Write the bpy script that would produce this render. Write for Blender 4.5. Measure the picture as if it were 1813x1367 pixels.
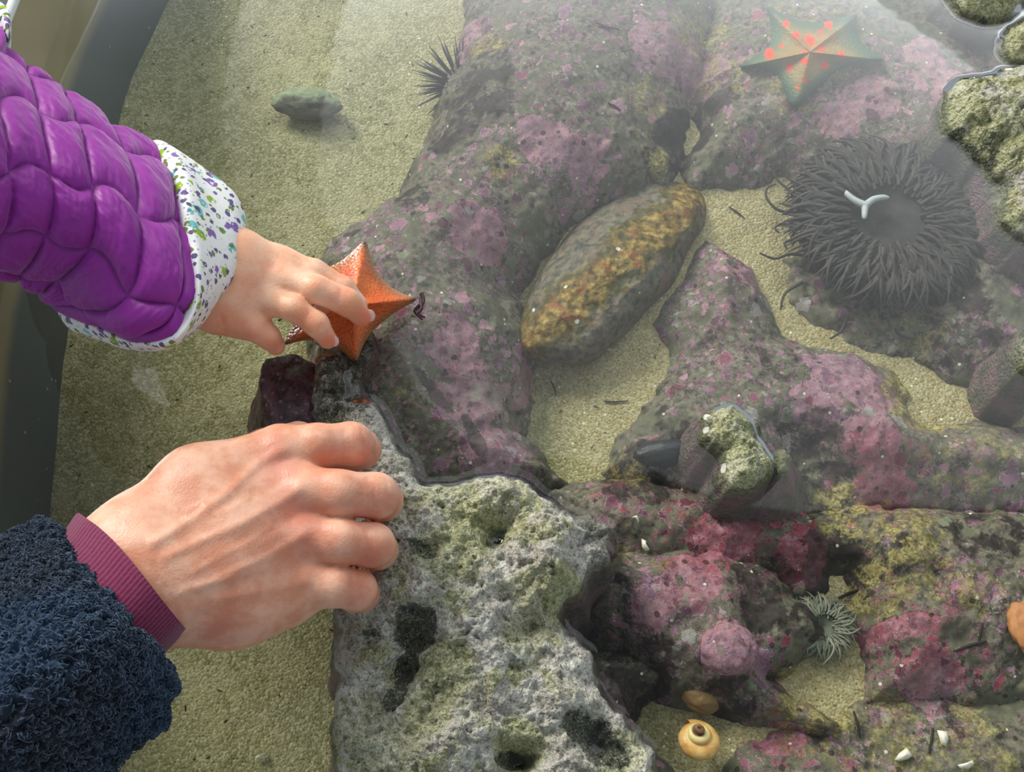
import bpy, math, random
import numpy as np
from mathutils import Vector

sc = bpy.context.scene
for o in list(bpy.data.objects): bpy.data.objects.remove(o)
# ------------------------------------------------------------------ camera
W, H = 1813, 1367
FPX = 1944.0
TILT = math.radians(25)
DIST = 0.62
cam_d = bpy.data.cameras.new('camera')
cam_d.sensor_fit = 'HORIZONTAL'; cam_d.sensor_width = 36.0
cam_d.lens = 36.0 * FPX / W
cam_d.clip_start = 0.01; cam_d.clip_end = 50
cam = bpy.data.objects.new('camera', cam_d)
sc.collection.objects.link(cam)
CAM = np.array([0, -DIST * math.sin(TILT), DIST * math.cos(TILT)])
cam.location = CAM; cam.rotation_euler = (TILT, 0, 0)
sc.camera = cam
# ------------------------------------------------------------------ world, light, exposure
world = bpy.data.worlds.new('world'); sc.world = world; world.use_nodes = True
bgn = world.node_tree.nodes['Background']
bgn.inputs[0].default_value = (0.80, 0.90, 1.0, 1); bgn.inputs[1].default_value = 0.42
PANEL_GLOW = 2.5
sun_d = bpy.data.lights.new('sun', 'SUN'); sun_d.energy = 3.5; sun_d.angle = math.radians(24)
sun_d.color = (1.0, 0.96, 0.90)
sun = bpy.data.objects.new('sun', sun_d); sc.collection.objects.link(sun)
sun.rotation_euler = Vector((-0.85, 0.98, 0.85)).to_track_quat('Z', 'Y').to_euler()
sc.view_settings.view_transform = 'Standard'; sc.view_settings.look = 'None'
sc.view_settings.gamma = 1; sc.view_settings.use_curve_mapping = False
sc.view_settings.exposure = 0.0

# ------------------------------------------------------------------ helpers: projection
ct, st = math.cos(TILT), math.sin(TILT)
def P(px, py, z=0.0):
    """point of the place at height z that the camera sees at this spot of the photo"""
    px = np.asarray(px, float); py = np.asarray(py, float); z = np.asarray(z, float)
    a = (px - W / 2) / FPX; b = -(py - H / 2) / FPX
    dx = a; dy = b * ct + st; dz = b * st - ct
    k = (z - CAM[2]) / dz
    return np.stack(np.broadcast_arrays(CAM[0] + k * dx, CAM[1] + k * dy, z), -1)
def RM(rpx, z=0.0, py=683.5):
    p = P(906.5, py, z) - CAM
    depth = p[1] * st - p[2] * ct
    return rpx * depth / FPX
random.seed(7); rng = np.random.default_rng(7)

# ------------------------------------------------------------------ helpers: noise
def _h(ix, iy, iz, s):
    n = (ix.astype(np.int64) * 374761393 + iy.astype(np.int64) * 668265263 + iz.astype(np.int64) * 2147483647 + s * 974634777) & 0xFFFFFFFF
    n = ((n ^ (n >> 13)) * 1274126177) & 0xFFFFFFFF
    n = ((n ^ (n >> 16)) * 2246822519) & 0xFFFFFFFF
    return ((n ^ (n >> 15)) & 0xFFFFFF) / float(0xFFFFFF)
def vnoise(x, y, z=None, s=0):
    if z is None: z = np.zeros_like(x) + 0.37
    fx, fy, fz = np.floor(x), np.floor(y), np.floor(z)
    u, v, w = x - fx, y - fy, z - fz
    u = u*u*u*(u*(u*6-15)+10); v = v*v*v*(v*(v*6-15)+10); w = w*w*w*(w*(w*6-15)+10)
    r = 0
    for i in (0, 1):
        for j in (0, 1):
            for k in (0, 1):
                r = r + _h(fx + i, fy + j, fz + k, s) * (u if i else 1-u) * (v if j else 1-v) * (w if k else 1-w)
    return r * 2 - 1
def fbm(x, y, z=None, oc=4, s=0, gain=0.5):
    a, t, r = 1.0, 0.0, 0
    for o in range(oc):
        f = 2.03 ** o
        r = r + a * vnoise(x * f, y * f, None if z is None else z * f, s + o * 17); t += a; a *= gain
    return r / t
def worley(x, y, s=0):
    fx, fy = np.floor(x), np.floor(y); best = np.full(x.shape, 9.0)
    for i in (-1, 0, 1):
        for j in (-1, 0, 1):
            cx = fx + i; cy = fy + j
            px = cx + _h(cx, cy, cx * 0, s); py = cy + _h(cx, cy, cx * 0, s + 5)
            best = np.minimum(best, (px - x) ** 2 + (py - y) ** 2)
    return np.sqrt(best)
def sstep(a, b, x):
    t = np.clip((x - a) / (b - a), 0, 1); return t * t * (3 - 2 * t)

# ------------------------------------------------------------------ helpers: objects
C = sc.collection
def tag(o, label=None, cat=None, group=None, kind=None):
    if label: o['label'] = label
    if cat: o['category'] = cat
    if group: o['group'] = group
    if kind: o['kind'] = kind
    return o
def empty(name, loc, label, cat, group=None):
    o = bpy.data.objects.new(name, None); C.objects.link(o); o.location = loc; o.empty_display_size = 0.02
    return tag(o, label, cat, group)
def link(name, verts, faces, mat, parent=None, smooth=True, attrs=None):
    verts = np.asarray(verts, float)
    me = bpy.data.meshes.new(name)
    if isinstance(faces, np.ndarray):
        n, k = faces.shape
        me.vertices.add(len(verts)); me.vertices.foreach_set('co', verts.astype(np.float32).ravel())
        me.loops.add(n * k); me.loops.foreach_set('vertex_index', faces.astype(np.int32).ravel())
        me.polygons.add(n); me.polygons.foreach_set('loop_start', np.arange(0, n * k, k, dtype=np.int32))
        me.update(calc_edges=True); me.validate()
    else:
        me.from_pydata([tuple(v) for v in verts], [], [tuple(f) for f in faces]); me.update()
    me.polygons.foreach_set('use_smooth', [smooth] * len(me.polygons))
    if attrs:
        for k_, a in attrs.items():
            a = np.asarray(a, np.float32)
            if a.ndim == 1:
                at = me.attributes.new(k_, 'FLOAT', 'POINT'); at.data.foreach_set('value', a)
            else:
                at = me.attributes.new(k_, 'FLOAT_VECTOR', 'POINT'); at.data.foreach_set('vector', a.ravel())
    if mat: me.materials.append(mat)
    o = bpy.data.objects.new(name, me); C.objects.link(o)
    if parent is not None:
        o.parent = parent
        o.matrix_parent_inverse = parent_inv(parent)
    return o
def parent_inv(p):
    from mathutils import Matrix
    m = Matrix.Translation(p.location)
    q = p
    while q.parent is not None:
        break
    if p.parent is not None: return Matrix.Identity(4)
    return m.inverted()
def gridfaces(n, m, closed_v=False, keep=None):
    i = np.arange(n - 1)[:, None]; j = np.arange(m if closed_v else m - 1)[None, :]
    a = i * m + j; b = i * m + (j + 1) % m; c = (i + 1) * m + (j + 1) % m; d = (i + 1) * m + j
    f = np.stack([a + 0*b, b + 0*a, c, d], -1).reshape(-1, 4)
    return f
def compact(verts, faces, attrs):
    used = np.zeros(len(verts), bool); used[faces.ravel()] = True
    idx = np.cumsum(used) - 1
    return verts[used], idx[faces], {k: v[used] for k, v in attrs.items()}
def normals_grid(G, closed=False):
    du = np.gradient(G, axis=0)
    if closed: dv = (np.roll(G, -1, 1) - np.roll(G, 1, 1)) / 2
    else: dv = np.gradient(G, axis=1)
    n = np.cross(du, dv); l = np.linalg.norm(n, axis=-1, keepdims=True); return n / np.maximum(l, 1e-12)
def tube(pts, rad, seg=8, cap=True):
    pts = np.asarray(pts, float); n = len(pts)
    rad = np.broadcast_to(rad, (n,)) if np.ndim(rad) < 1 else np.asarray(rad)
    t = np.gradient(pts, axis=0); t /= np.maximum(np.linalg.norm(t, axis=1, keepdims=True), 1e-9)
    up = np.array([0.13, 0.21, 0.97]); 
    a = np.cross(t, up); a /= np.maximum(np.linalg.norm(a, axis=1, keepdims=True), 1e-9); b = np.cross(t, a)
    ang = np.linspace(0, 2*np.pi, seg, endpoint=False)
    V = pts[:, None] + rad[:, None, None] * (np.cos(ang)[None, :, None] * a[:, None] + np.sin(ang)[None, :, None] * b[:, None])
    return V.reshape(-1, 3), gridfaces(n, seg, True)
class MB:
    def __init__(s): s.v = []; s.f = []; s.n = 0; s.a = []
    def add(s, v, f, a=0.0):
        s.v.append(v); s.f.append(np.asarray(f) + s.n); s.n += len(v); s.a.append(np.full(len(v), a))
    def build(s, name, mat, parent=None, smooth=True, extra=None):
        at = {'rnd': np.concatenate(s.a)}
        return link(name, np.concatenate(s.v), np.concatenate(s.f), mat, parent, smooth, at)
# naive surface nets on a signed distance function
def surface_nets(f, lo, hi, h, newton=3):
    ax = [np.arange(lo[i], hi[i] + h, h) for i in range(3)]
    X, Y, Z = np.meshgrid(*ax, indexing='ij')
    D = np.empty(X.shape)
    for i in range(0, X.shape[0], 24): D[i:i+24] = f(np.stack([X[i:i+24], Y[i:i+24], Z[i:i+24]], -1))
    S = D < 0
    nx, ny, nz = D.shape
    acc = np.zeros((nx-1, ny-1, nz-1, 3)); cnt = np.zeros((nx-1, ny-1, nz-1))
    for axi in range(3):
        for o1 in (0, 1):
            for o2 in (0, 1):
                off = [0, 0, 0]; oth = [k for k in range(3) if k != axi]; off[oth[0]] = o1; off[oth[1]] = o2
                sl0 = tuple(slice(off[k], off[k] + D.shape[k] - 1) for k in range(3))
                off2 = off[:]; off2[axi] = 1
                sl1 = tuple(slice(off2[k], off2[k] + D.shape[k] - 1) for k in range(3))
                d0, d1 = D[sl0], D[sl1]; cr = (d0 < 0) != (d1 < 0)
                t = np.where(cr, d0 / np.where(cr, d0 - d1, 1), 0)
                p = np.zeros(acc.shape)
                for k in range(3): p[..., k] = off[k]
                p[..., axi] = t
                acc += p * cr[..., None]; cnt += cr
    act = cnt > 0; ids = -np.ones(act.shape, int); ids[act] = np.arange(act.sum())
    cell = np.argwhere(act); V = (cell + acc[act] / cnt[act][:, None]) * h + np.array(lo)
    F = []
    for axi in range(3):
        a, b = [k for k in range(3) if k != axi]
        sl = [slice(None)] * 3; sl[axi] = slice(0, -1); s0 = S[tuple(sl)]; sl[axi] = slice(1, None); s1 = S[tuple(sl)]
        e = np.argwhere(s0 != s1)
        e = e[(e[:, a] > 0) & (e[:, b] > 0) & (e[:, a] < D.shape[a]-1) & (e[:, b] < D.shape[b]-1)]
        q = []
        for (da, db) in ((-1, -1), (0, -1), (0, 0), (-1, 0)):
            c = e.copy(); c[:, a] += da; c[:, b] += db; q.append(ids[c[:, 0], c[:, 1], c[:, 2]])
        q = np.stack(q, -1); flip = s0[e[:, 0], e[:, 1], e[:, 2]]
        if axi == 1: flip = ~flip
        q[~flip] = q[~flip][:, ::-1]; F.append(q)
    F = np.concatenate(F)
    for _ in range(newton):
        g = sdf_grad(f, V); d = f(V); V = V - 0.8 * g * np.clip(d, -h, h)[:, None]
    return V, F, sdf_grad(f, V)
def sdf_grad(f, V, e=0.0004):
    g = np.stack([f(V + np.eye(3)[k] * e) - f(V - np.eye(3)[k] * e) for k in range(3)], -1)
    return g / np.maximum(np.linalg.norm(g, axis=-1, keepdims=True), 1e-9)
def cone(p, a, b, ra, rb):
    a = np.asarray(a); b = np.asarray(b); ab = b - a; t = np.clip(((p - a) @ ab) / (ab @ ab), 0, 1)
    return np.linalg.norm(p - a - t[..., None] * ab, axis=-1) - (ra + (rb - ra) * t)
def ell(p, c, r):
    q = (p - np.asarray(c)) / np.asarray(r); k = np.linalg.norm(q, axis=-1); return (k - 1) * min(r)
def smin(a, b, k):
    h = np.clip(0.5 + 0.5 * (b - a) / k, 0, 1); return b + (a - b) * h - k * h * (1 - h)

# ------------------------------------------------------------------ helpers: materials
class NT:
    def __init__(s, name):
        s.m = bpy.data.materials.new(name); s.m.use_nodes = True; s.t = s.m.node_tree
        s.b = s.t.nodes['Principled BSDF']; s.out = s.t.nodes['Material Output']
    def n(s, ty, **kw):
        nd = s.t.nodes.new(ty)
        for k, v in kw.items(): setattr(nd, k, v)
        return nd
    def set(s, sock, v):
        if v is None: return
        if hasattr(v, 'is_output') or isinstance(v, bpy.types.NodeSocket): s.t.links.new(v, sock)
        else:
            if isinstance(v, (tuple, list)) and len(v) == 3 and sock.type == 'RGBA': v = (*v, 1)
            sock.default_value = v
    def pos(s): return s.n('ShaderNodeNewGeometry').outputs['Position']
    def attr(s, name, vec=False):
        a = s.n('ShaderNodeAttribute'); a.attribute_name = name; return a.outputs['Vector' if vec else 'Fac']
    def math(s, op, a, b=None, c=None, clamp=False):
        m = s.n('ShaderNodeMath', operation=op, use_clamp=clamp); s.set(m.inputs[0], a); s.set(m.inputs[1], b); s.set(m.inputs[2], c); return m.outputs[0]
    def vmath(s, op, a, b=None, scale=None):
        m = s.n('ShaderNodeVectorMath', operation=op); s.set(m.inputs[0], a); s.set(m.inputs[1], b)
        if scale is not None: s.set(m.inputs['Scale'], scale)
        return m.outputs[0]
    def noise(s, vec, scale, detail=3, rough=0.5, dist=0.0, col=False):
        m = s.n('ShaderNodeTexNoise'); s.set(m.inputs['Vector'], vec); m.inputs['Scale'].default_value = scale
        m.inputs['Detail'].default_value = detail; m.inputs['Roughness'].default_value = rough; m.inputs['Distortion'].default_value = dist
        return m.outputs['Color' if col else 'Fac']
    def vor(s, vec, scale, feature='F1', rnd=1.0):
        m = s.n('ShaderNodeTexVoronoi', feature=feature); s.set(m.inputs['Vector'], vec); m.inputs['Scale'].default_value = scale
        m.inputs['Randomness'].default_value = rnd
        return m.outputs
    def ramp(s, fac, stops, interp='LINEAR'):
        r = s.n('ShaderNodeValToRGB'); s.set(r.inputs[0], fac); cr = r.color_ramp; cr.interpolation = interp
        while len(cr.elements) < len(stops): cr.elements.new(0.5)
        for e, (p, c) in zip(cr.elements, stops):
            e.position = p; e.color = (*c, 1) if not np.isscalar(c) else (c, c, c, 1)
        return r.outputs[0]
    def mix(s, f, a, b, blend='MIX'):
        m = s.n('ShaderNodeMix', data_type='RGBA', blend_type=blend); s.set(m.inputs[0], f); s.set(m.inputs[6], a); s.set(m.inputs[7], b); return m.outputs[2]
    def step(s, x, lo, hi):
        m = s.n('ShaderNodeMapRange', interpolation_type='SMOOTHSTEP'); s.set(m.inputs[0], x); s.set(m.inputs[1], lo); s.set(m.inputs[2], hi); return m.outputs[0]
    def sep(s, v):
        m = s.n('ShaderNodeSeparateXYZ'); s.set(m.inputs[0], v); return m.outputs
    def bump(s, h, strength=0.5, dist=0.001, nrm=None):
        m = s.n('ShaderNodeBump'); s.set(m.inputs['Height'], h); m.inputs['Strength'].default_value = strength; m.inputs['Distance'].default_value = dist
        if nrm is not None: s.set(m.inputs['Normal'], nrm)
        return m.outputs[0]
    def done(s, col=None, rough=None, bump=None, spec=None, **kw):
        s.set(s.b.inputs['Base Color'], col); s.set(s.b.inputs['Roughness'], rough); s.set(s.b.inputs['Normal'], bump)
        s.set(s.b.inputs['Specular IOR Level'], spec)
        for k, v in kw.items(): s.set(s.b.inputs[k.replace('_', ' ')], v)
        return s.m
def srgb(r, g, b):
    f = lambda c: ((c/255+0.055)/1.055)**2.4 if c > 10 else c/255/12.92
    return (f(r), f(g), f(b))
def plain(name, c, rough=0.6, var=0.25, scale=300, bump=0.2, **kw):
    n = NT(name); p = n.pos(); f = n.noise(p, scale, 3)
    col = n.mix(f, tuple(x*(1-var) for x in c), tuple(min(1, x*(1+var)) for x in c))
    return n.done(col, rough, n.bump(f, bump, 0.0006), **kw)

def m_sand():
    n = NT('sand'); p = n.pos()
    big = n.noise(p, 14, 3); mid = n.noise(p, 90, 3); v1 = n.vor(p, 620); v2 = n.vor(p, 330); fine = n.noise(p, 900, 2)
    shal = n.attr('shallow')
    c0 = n.mix(n.step(big, 0.35, 0.65), srgb(150, 147, 104), srgb(176, 171, 126))
    c0 = n.mix(n.step(mid, 0.42, 0.7), c0, srgb(138, 136, 90))
    c0 = n.mix(n.math('MULTIPLY', shal, 0.75), c0, srgb(176, 158, 112))
    c1 = n.mix(n.step(n.sep(v1['Color'])[0], 0.3, 1.0), c0, n.mix(0.7, c0, srgb(204, 198, 158)))
    c1 = n.mix(n.step(fine, 0.45, 0.8), c1, n.mix(0.8, c1, srgb(76, 72, 42)))
    dark = n.math('MULTIPLY', n.math('GREATER_THAN', n.sep(v2['Color'])[1], 0.86), n.math('LESS_THAN', n.math('ADD', v2['Distance'], n.math('MULTIPLY', fine, 0.3)), 0.36))
    c1 = n.mix(n.math('MULTIPLY', dark, 0.7), c1, srgb(80, 78, 46))
    v3 = n.vor(p, 240)
    lite = n.math('MULTIPLY', n.math('GREATER_THAN', n.sep(v3['Color'])[2], 0.93), n.math('LESS_THAN', v3['Distance'], 0.22))
    c1 = n.mix(lite, c1, srgb(235, 228, 196))
    return n.done(c1, 0.75, n.bump(n.math('ADD', n.math('MULTIPLY', v1['Distance'], -1.0), n.math('MULTIPLY', mid, 0.8)), 0.6, 0.0012), 0.2)
def m_coral(name='coralline_rock', seed=0.0):
    n = NT(name); p0 = n.pos()
    wob = n.vmath('SCALE', n.vmath('SUBTRACT', n.noise(p0, 150, 5, 0.7, col=True), (0.5, 0.5, 0.5)), scale=0.013)
    p = n.vmath('ADD', n.vmath('ADD', p0, wob), (seed, seed*.7, 0.0))
    pink = n.attr('pink'); dark = n.attr('dark'); red = n.attr('red'); yel = n.attr('yel'); solid = n.attr('solid')
    nz = n.noise(p0, 260, 4, 0.65); nm = n.noise(p0, 45, 4, 0.6)
    dark = n.step(n.math('ADD', n.noise(p, 75, 5, 0.7), n.math('MULTIPLY', dark, 0.36)), 0.70, 0.80)
    base = n.mix(n.step(nz, 0.3, 0.7), srgb(60, 57, 52), srgb(134, 128, 108))
    base = n.mix(n.step(nm, 0.42, 0.62), base, n.mix(nz, srgb(66, 70, 56), srgb(128, 128, 102)))
    base = n.mix(n.math('MULTIPLY', dark, 0.92), base, n.mix(nz, srgb(22, 18, 18), srgb(66, 56, 52)))
    lobecol = None; hgt = n.math('MULTIPLY', nz, 0.35); col = base
    # broad sheets of crust
    sh = n.math('ADD', n.math('MULTIPLY', n.noise(p, 34, 5, 0.6), 1.0), n.math('MULTIPLY', n.math('SUBTRACT', solid, 0.5), 0.42))
    sm = n.math('MULTIPLY', n.step(sh, 0.555, 0.575), n.math('SUBTRACT', 1.0, n.math('MULTIPLY', dark, 0.8)))
    shc = n.ramp(n.noise(p, 22, 3), [(0.3, srgb(122, 92, 104)), (0.45, srgb(150, 112, 124)), (0.6, srgb(164, 118, 124)), (0.72, srgb(128, 120, 112))])
    shc = n.mix(n.math('MULTIPLY', red, 0.85), shc, n.mix(nm, srgb(112, 42, 54), srgb(160, 66, 76)))
    shc = n.mix(n.step(nz, 0.35, 0.75), shc, n.mix(0.45, shc, srgb(205, 170, 180)))
    col = n.mix(sm, col, shc); hgt = n.math('ADD', hgt, n.math('MULTIPLY', sm, 0.5))
    for i, (S, off) in enumerate(((380, 1.7), (220, 0.0), (130, 3.1), (78, 7.7))):
        q = n.vmath('ADD', p, (off, off * 0.5, 0.0)); v = n.vor(q, S); r = n.sep(v['Color'])
        pres = n.math('LESS_THAN', r[0], n.math('ADD', n.math('MULTIPLY', pink, 0.80 - 0.10*i), 0.15))
        thr = n.math('ADD', n.math('MULTIPLY', r[1], 0.30), 0.20)
        d = n.math('SUBTRACT', thr, v['Distance'])
        m = n.math('MULTIPLY', n.step(d, 0.0, 0.04), pres)
        m = n.math('MULTIPLY', m, n.math('SUBTRACT', 1.0, n.math('MULTIPLY', dark, 0.85)))
        lc = n.ramp(r[2], [(0.0, srgb(128, 94, 110)), (0.22, srgb(156, 116, 134)), (0.42, srgb(176, 134, 146)), (0.58, srgb(142, 88, 102)),
                           (0.70, srgb(108, 78, 84)), (0.80, srgb(128, 136, 108)), (0.92, srgb(158, 152, 146))], 'CONSTANT')
        rc = n.ramp(r[2], [(0.0, srgb(104, 36, 48)), (0.3, srgb(148, 52, 60)), (0.6, srgb(166, 80, 90)), (0.85, srgb(128, 62, 54))], 'CONSTANT')
        lc = n.mix(n.math('MULTIPLY', red, 0.95), lc, rc)
        lc = n.mix(n.math('MULTIPLY', n.step(n.noise(p0, 520, 3, 0.7), 0.42, 0.66), 0.45), lc, n.mix(0.6, lc, srgb(70, 58, 58)))
        rim = n.math('SUBTRACT', n.step(d, 0.0, 0.03), n.step(d, 0.03, 0.10))
        lc = n.mix(n.math('MULTIPLY', rim, 0.6), lc, srgb(208, 184, 190))
        col = n.mix(m, col, lc); hgt = n.math('ADD', hgt, n.math('MULTIPLY', m, 0.4))
    # turf of fine yellow algae and sediment
    ym = n.math('MULTIPLY', yel, n.step(n.math('ADD', n.noise(p, 90, 5, 0.75), n.math('MULTIPLY', yel, 0.12)), 0.55, 0.63))
    vy = n.vor(p0, 700)
    yc = n.mix(n.sep(vy['Color'])[0], srgb(104, 94, 52), srgb(190, 176, 112))
    col = n.mix(ym, col, yc)
    # tiny shell grains and pits
    vg = n.vor(p0, 210)
    g = n.math('MULTIPLY', n.math('GREATER_THAN', n.sep(vg['Color'])[0], 0.95), n.math('LESS_THAN', vg['Distance'], 0.2))
    col = n.mix(g, col, srgb(226, 220, 200))
    vd = n.vor(p0, 130)
    g2 = n.math('MULTIPLY', n.math('GREATER_THAN', n.sep(vd['Color'])[1], 0.82), n.math('LESS_THAN', n.math('ADD', vd['Distance'], n.math('MULTIPLY', nz, 0.3)), 0.38))
    col = n.mix(n.math('MULTIPLY', g2, 0.75), col, srgb(46, 38, 38))
    return n.done(col, 0.7, n.bump(hgt, 0.9, 0.0016), 0.25)
def m_lime(name='limestone', tint=(1, 1, 1), yellow=0.0):
    n = NT(name); p = n.pos()
    grn = n.attr('green'); drk = n.attr('dark')
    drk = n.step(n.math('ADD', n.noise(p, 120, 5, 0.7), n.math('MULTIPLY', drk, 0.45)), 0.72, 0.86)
    a = n.noise(p, 60, 5, 0.65); b = n.noise(p, 320, 4, 0.7); c = n.noise(p, 28, 4, 0.6); v = n.vor(p, 520)
    col = n.mix(n.step(a, 0.36, 0.62), srgb(176, 172, 156), srgb(234, 232, 220))
    col = n.mix(n.math('MULTIPLY', n.step(c, 0.46, 0.6), 0.6), col, srgb(190, 182, 172))
    g = n.math('MAXIMUM', n.step(n.noise(p, 40, 5, 0.7, 0.3), 0.50 - 0.12*yellow, 0.64 - 0.12*yellow), grn)
    gc = n.mix(b, srgb(84, 96, 34), srgb(212, 212, 138))
    col = n.mix(n.math('MULTIPLY', g, 0.80), col, gc)
    col = n.mix(n.step(b, 0.5, 0.78), col, n.mix(0.6, col, srgb(250, 248, 235)))
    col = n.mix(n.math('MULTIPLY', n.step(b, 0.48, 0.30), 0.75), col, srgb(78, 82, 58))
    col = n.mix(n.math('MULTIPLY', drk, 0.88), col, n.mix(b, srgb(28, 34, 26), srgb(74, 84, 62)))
    f2 = n.noise(p, 850, 3, 0.7); col = n.mix(n.math('MULTIPLY', n.step(f2, 0.54, 0.66), 0.55), col, srgb(92, 90, 66)); col = n.mix(n.math('MULTIPLY', n.step(f2, 0.46, 0.34), 0.5), col, srgb(250, 248, 236))
    z = n.sep(p)[2]
    wet = n.step(n.math('ADD', z, n.math('MULTIPLY', n.math('SUBTRACT', a, 0.5), 0.008)), 0.005, 0.0005)
    col = n.mix(n.math('MULTIPLY', wet, 0.62), col, n.mix(0.75, col, srgb(38, 38, 30)))
    dp = n.step(z, -0.003, -0.010); dc = n.mix(n.step(a, .4, .6), srgb(96, 98, 84), n.mix(b, srgb(120, 88, 98), srgb(166, 134, 140)))
    col = n.mix(n.math('MULTIPLY', dp, 0.85), col, dc)
    if tint != (1, 1, 1): col = n.mix(1.0, col, tint, 'MULTIPLY')
    rough = n.math('SUBTRACT', 0.85, n.math('MULTIPLY', wet, 0.45))
    h = n.math('ADD', n.math('MULTIPLY', b, 1.3), n.math('MULTIPLY', v['Distance'], -0.5))
    return n.done(col, rough, n.bump(h, 1.0, 0.0032), 0.3)
def m_skin(name, c, deep, light):
    n = NT(name); p = n.pos(); r = n.attr('red'); l = n.attr('lite')
    a = n.noise(p, 60, 4, 0.6); b = n.noise(p, 600, 3, 0.6)
    col = n.mix(n.step(a, 0.35, 0.7), c, light)
    col = n.mix(r, col, deep); col = n.mix(l, col, light)
    col = n.mix(n.math('MULTIPLY', b, 0.25), col, n.mix(0.5, col, deep))
    v = n.vor(p, 900)
    h = n.math('ADD', n.math('MULTIPLY', v['Distance'], 0.6), b)
    return n.done(col, 0.42, n.bump(h, 0.28, 0.0005), 0.45, Subsurface_Weight=0.2, Subsurface_Radius=(0.010, 0.004, 0.002), Subsurface_Scale=0.35)

SAND = m_sand(); CORAL = m_coral(); LIME = m_lime(); LIMEY = m_lime('algae_limestone', yellow=1.0)

# ------------------------------------------------------------------ unseen sky panels overhead, placed for their reflections and light
PANELZ = 2.0
def refl(px, py):
    """where at panel height the water mirrors to this spot"""
    w = P(px, py, 0.0); d = w - CAM; k = PANELZ / -d[2]
    return (w[0] + d[0] * k, w[1] + d[1] * k, PANELZ)
def m_emit(name, c, s):
    n = NT(name); e = n.n('ShaderNodeEmission'); e.inputs[0].default_value = (*c, 1); e.inputs[1].default_value = s
    n.t.links.new(e.outputs[0], n.out.inputs[0]); return n.m
SKYM = m_emit('unseen_sky_panel_glow', (0.93, 0.97, 1.0), PANEL_GLOW)
def sky_panel(i, pts, mat=SKYM):
    v = [refl(*q) for q in pts]; v2 = [(a, b, c + 0.02) for a, b, c in v]; n = len(v)
    f = [tuple(range(n)), tuple(range(2*n-1, n-1, -1))] + [(k, (k+1) % n, (k+1) % n + n, k + n) for k in range(n)]
    o = link('unseen_sky_panel_%d' % i, np.array(v + v2), f, mat, smooth=False); tag(o, kind='structure'); return o
sky_panel(1, [(680, -170), (640, -60), (600, 60), (570, 180), (560, 300), (580, 400), (630, 490), (690, 590), (770, 720), (860, 815), (1010, 800), (1150, 830), (1290, 880), (1420, 905), (1560, 880), (1700, 900), (1900, 880), (2000, 500), (1860, 260), (1720, 110), (1560, 10), (1400, -170)])  # added large panel, shaped so its reflection hazes the right-hand water
SKYD = m_emit('unseen_dim_panel_glow', (0.93, 0.97, 1.0), PANEL_GLOW * 0.45)
sky_panel(4, [(500, -170), (440, -20), (400, 120), (390, 240), (430, 360), (500, 450), (590, 500), (690, 592), (630, 490), (580, 400), (560, 300), (570, 180), (600, 60), (640, -60), (680, -170)], SKYD)  # added dimmer panel, softens the left border of the mirrored haze
sky_panel(5, [(1400, -170), (1560, 10), (1720, 110), (1860, 260), (2000, 500), (2300, 400), (2300, -170)], SKYD)  # added dimmer panel, thins the mirrored haze in the top right corner
sky_panel(2, [(205, 650), (318, 652), (300, 700), (272, 752), (240, 700)])
sky_panel(3, [(290, 1172), (390, 1172), (463, 1190), (424, 1228), (404, 1262), (392, 1310), (368, 1282), (345, 1278), (320, 1290), (290, 1262)])

# ------------------------------------------------------------------ the tank: floor, wall, rim
SANDZ = -0.085
def floor_h(X, Y):
    return SANDZ + 0.030 * sstep(-0.02, 0.10, X + 0.25 * Y) + 0.0022 * fbm(X * 22, Y * 22, oc=3, s=3)
nx, ny = 420, 330
X, Y = np.meshgrid(np.linspace(-0.5, 0.62, nx), np.linspace(-0.5, 0.62, ny), indexing='ij')
Z = floor_h(X, Y) + 0.0006 * fbm(X * 160, Y * 160, oc=3, s=9)
wallpts_sand = [(372, -160), (330, -60), (300, 0), (262, 80), (238, 130), (216, 210), (190, 320), (160, 440), (128, 560), (115, 640), (104, 760), (93, 900), (88, 1050), (92, 1250), (110, 1500)]
wb = np.array([P(a, b, SANDZ) for a, b in wallpts_sand])[:, :2]
wx = lambda y: np.interp(y, wb[::-1, 1], wb[::-1, 0])
fcs = gridfaces(nx, ny)
V = np.stack([X, Y, Z], -1).reshape(-1, 3)
keep = (V[fcs][:, :, 0].max(1) > wx(V[fcs][:, :, 1].mean(1)) - 0.012)
fcs = fcs[keep]
V, fcs, at = compact(V, fcs, {'shallow': sstep(-0.02, 0.10, V[:, 0] + 0.25 * V[:, 1])})
tag(link('floor', V, fcs[:, ::-1] if False else fcs, SAND, attrs=at), kind='structure')

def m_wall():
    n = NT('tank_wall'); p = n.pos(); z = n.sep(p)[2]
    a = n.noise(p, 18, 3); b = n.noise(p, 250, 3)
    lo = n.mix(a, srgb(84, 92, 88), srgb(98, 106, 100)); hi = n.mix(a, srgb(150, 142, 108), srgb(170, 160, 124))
    col = n.mix(n.step(n.math('ADD', z, n.math('MULTIPLY', a, 0.006)), -0.030, -0.018), lo, hi)  # lower band: shade above the sand, painted in as dark grey
    vg = n.vor(p, 160); g = n.math('MULTIPLY', n.math('GREATER_THAN', n.sep(vg['Color'])[0], 0.95), n.math('LESS_THAN', vg['Distance'], 0.16))
    col = n.mix(g, col, srgb(170, 172, 160))
    return n.done(col, 0.55, n.bump(b, 0.1, 0.0005), 0.3)
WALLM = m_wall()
rim_px = [(120, -160), (70, -60), (36, 0), (18, 45), (0, 88), (-35, 200), (-70, 320), (-100, 440), (-120, 560), (-130, 640), (-140, 760), (-150, 900), (-155, 1050), (-150, 1250), (-140, 1500)]
RIMZ = 0.035
rt = np.array([P(a, b, RIMZ) for a, b in rim_px])[:, :2]
rows = []
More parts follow.
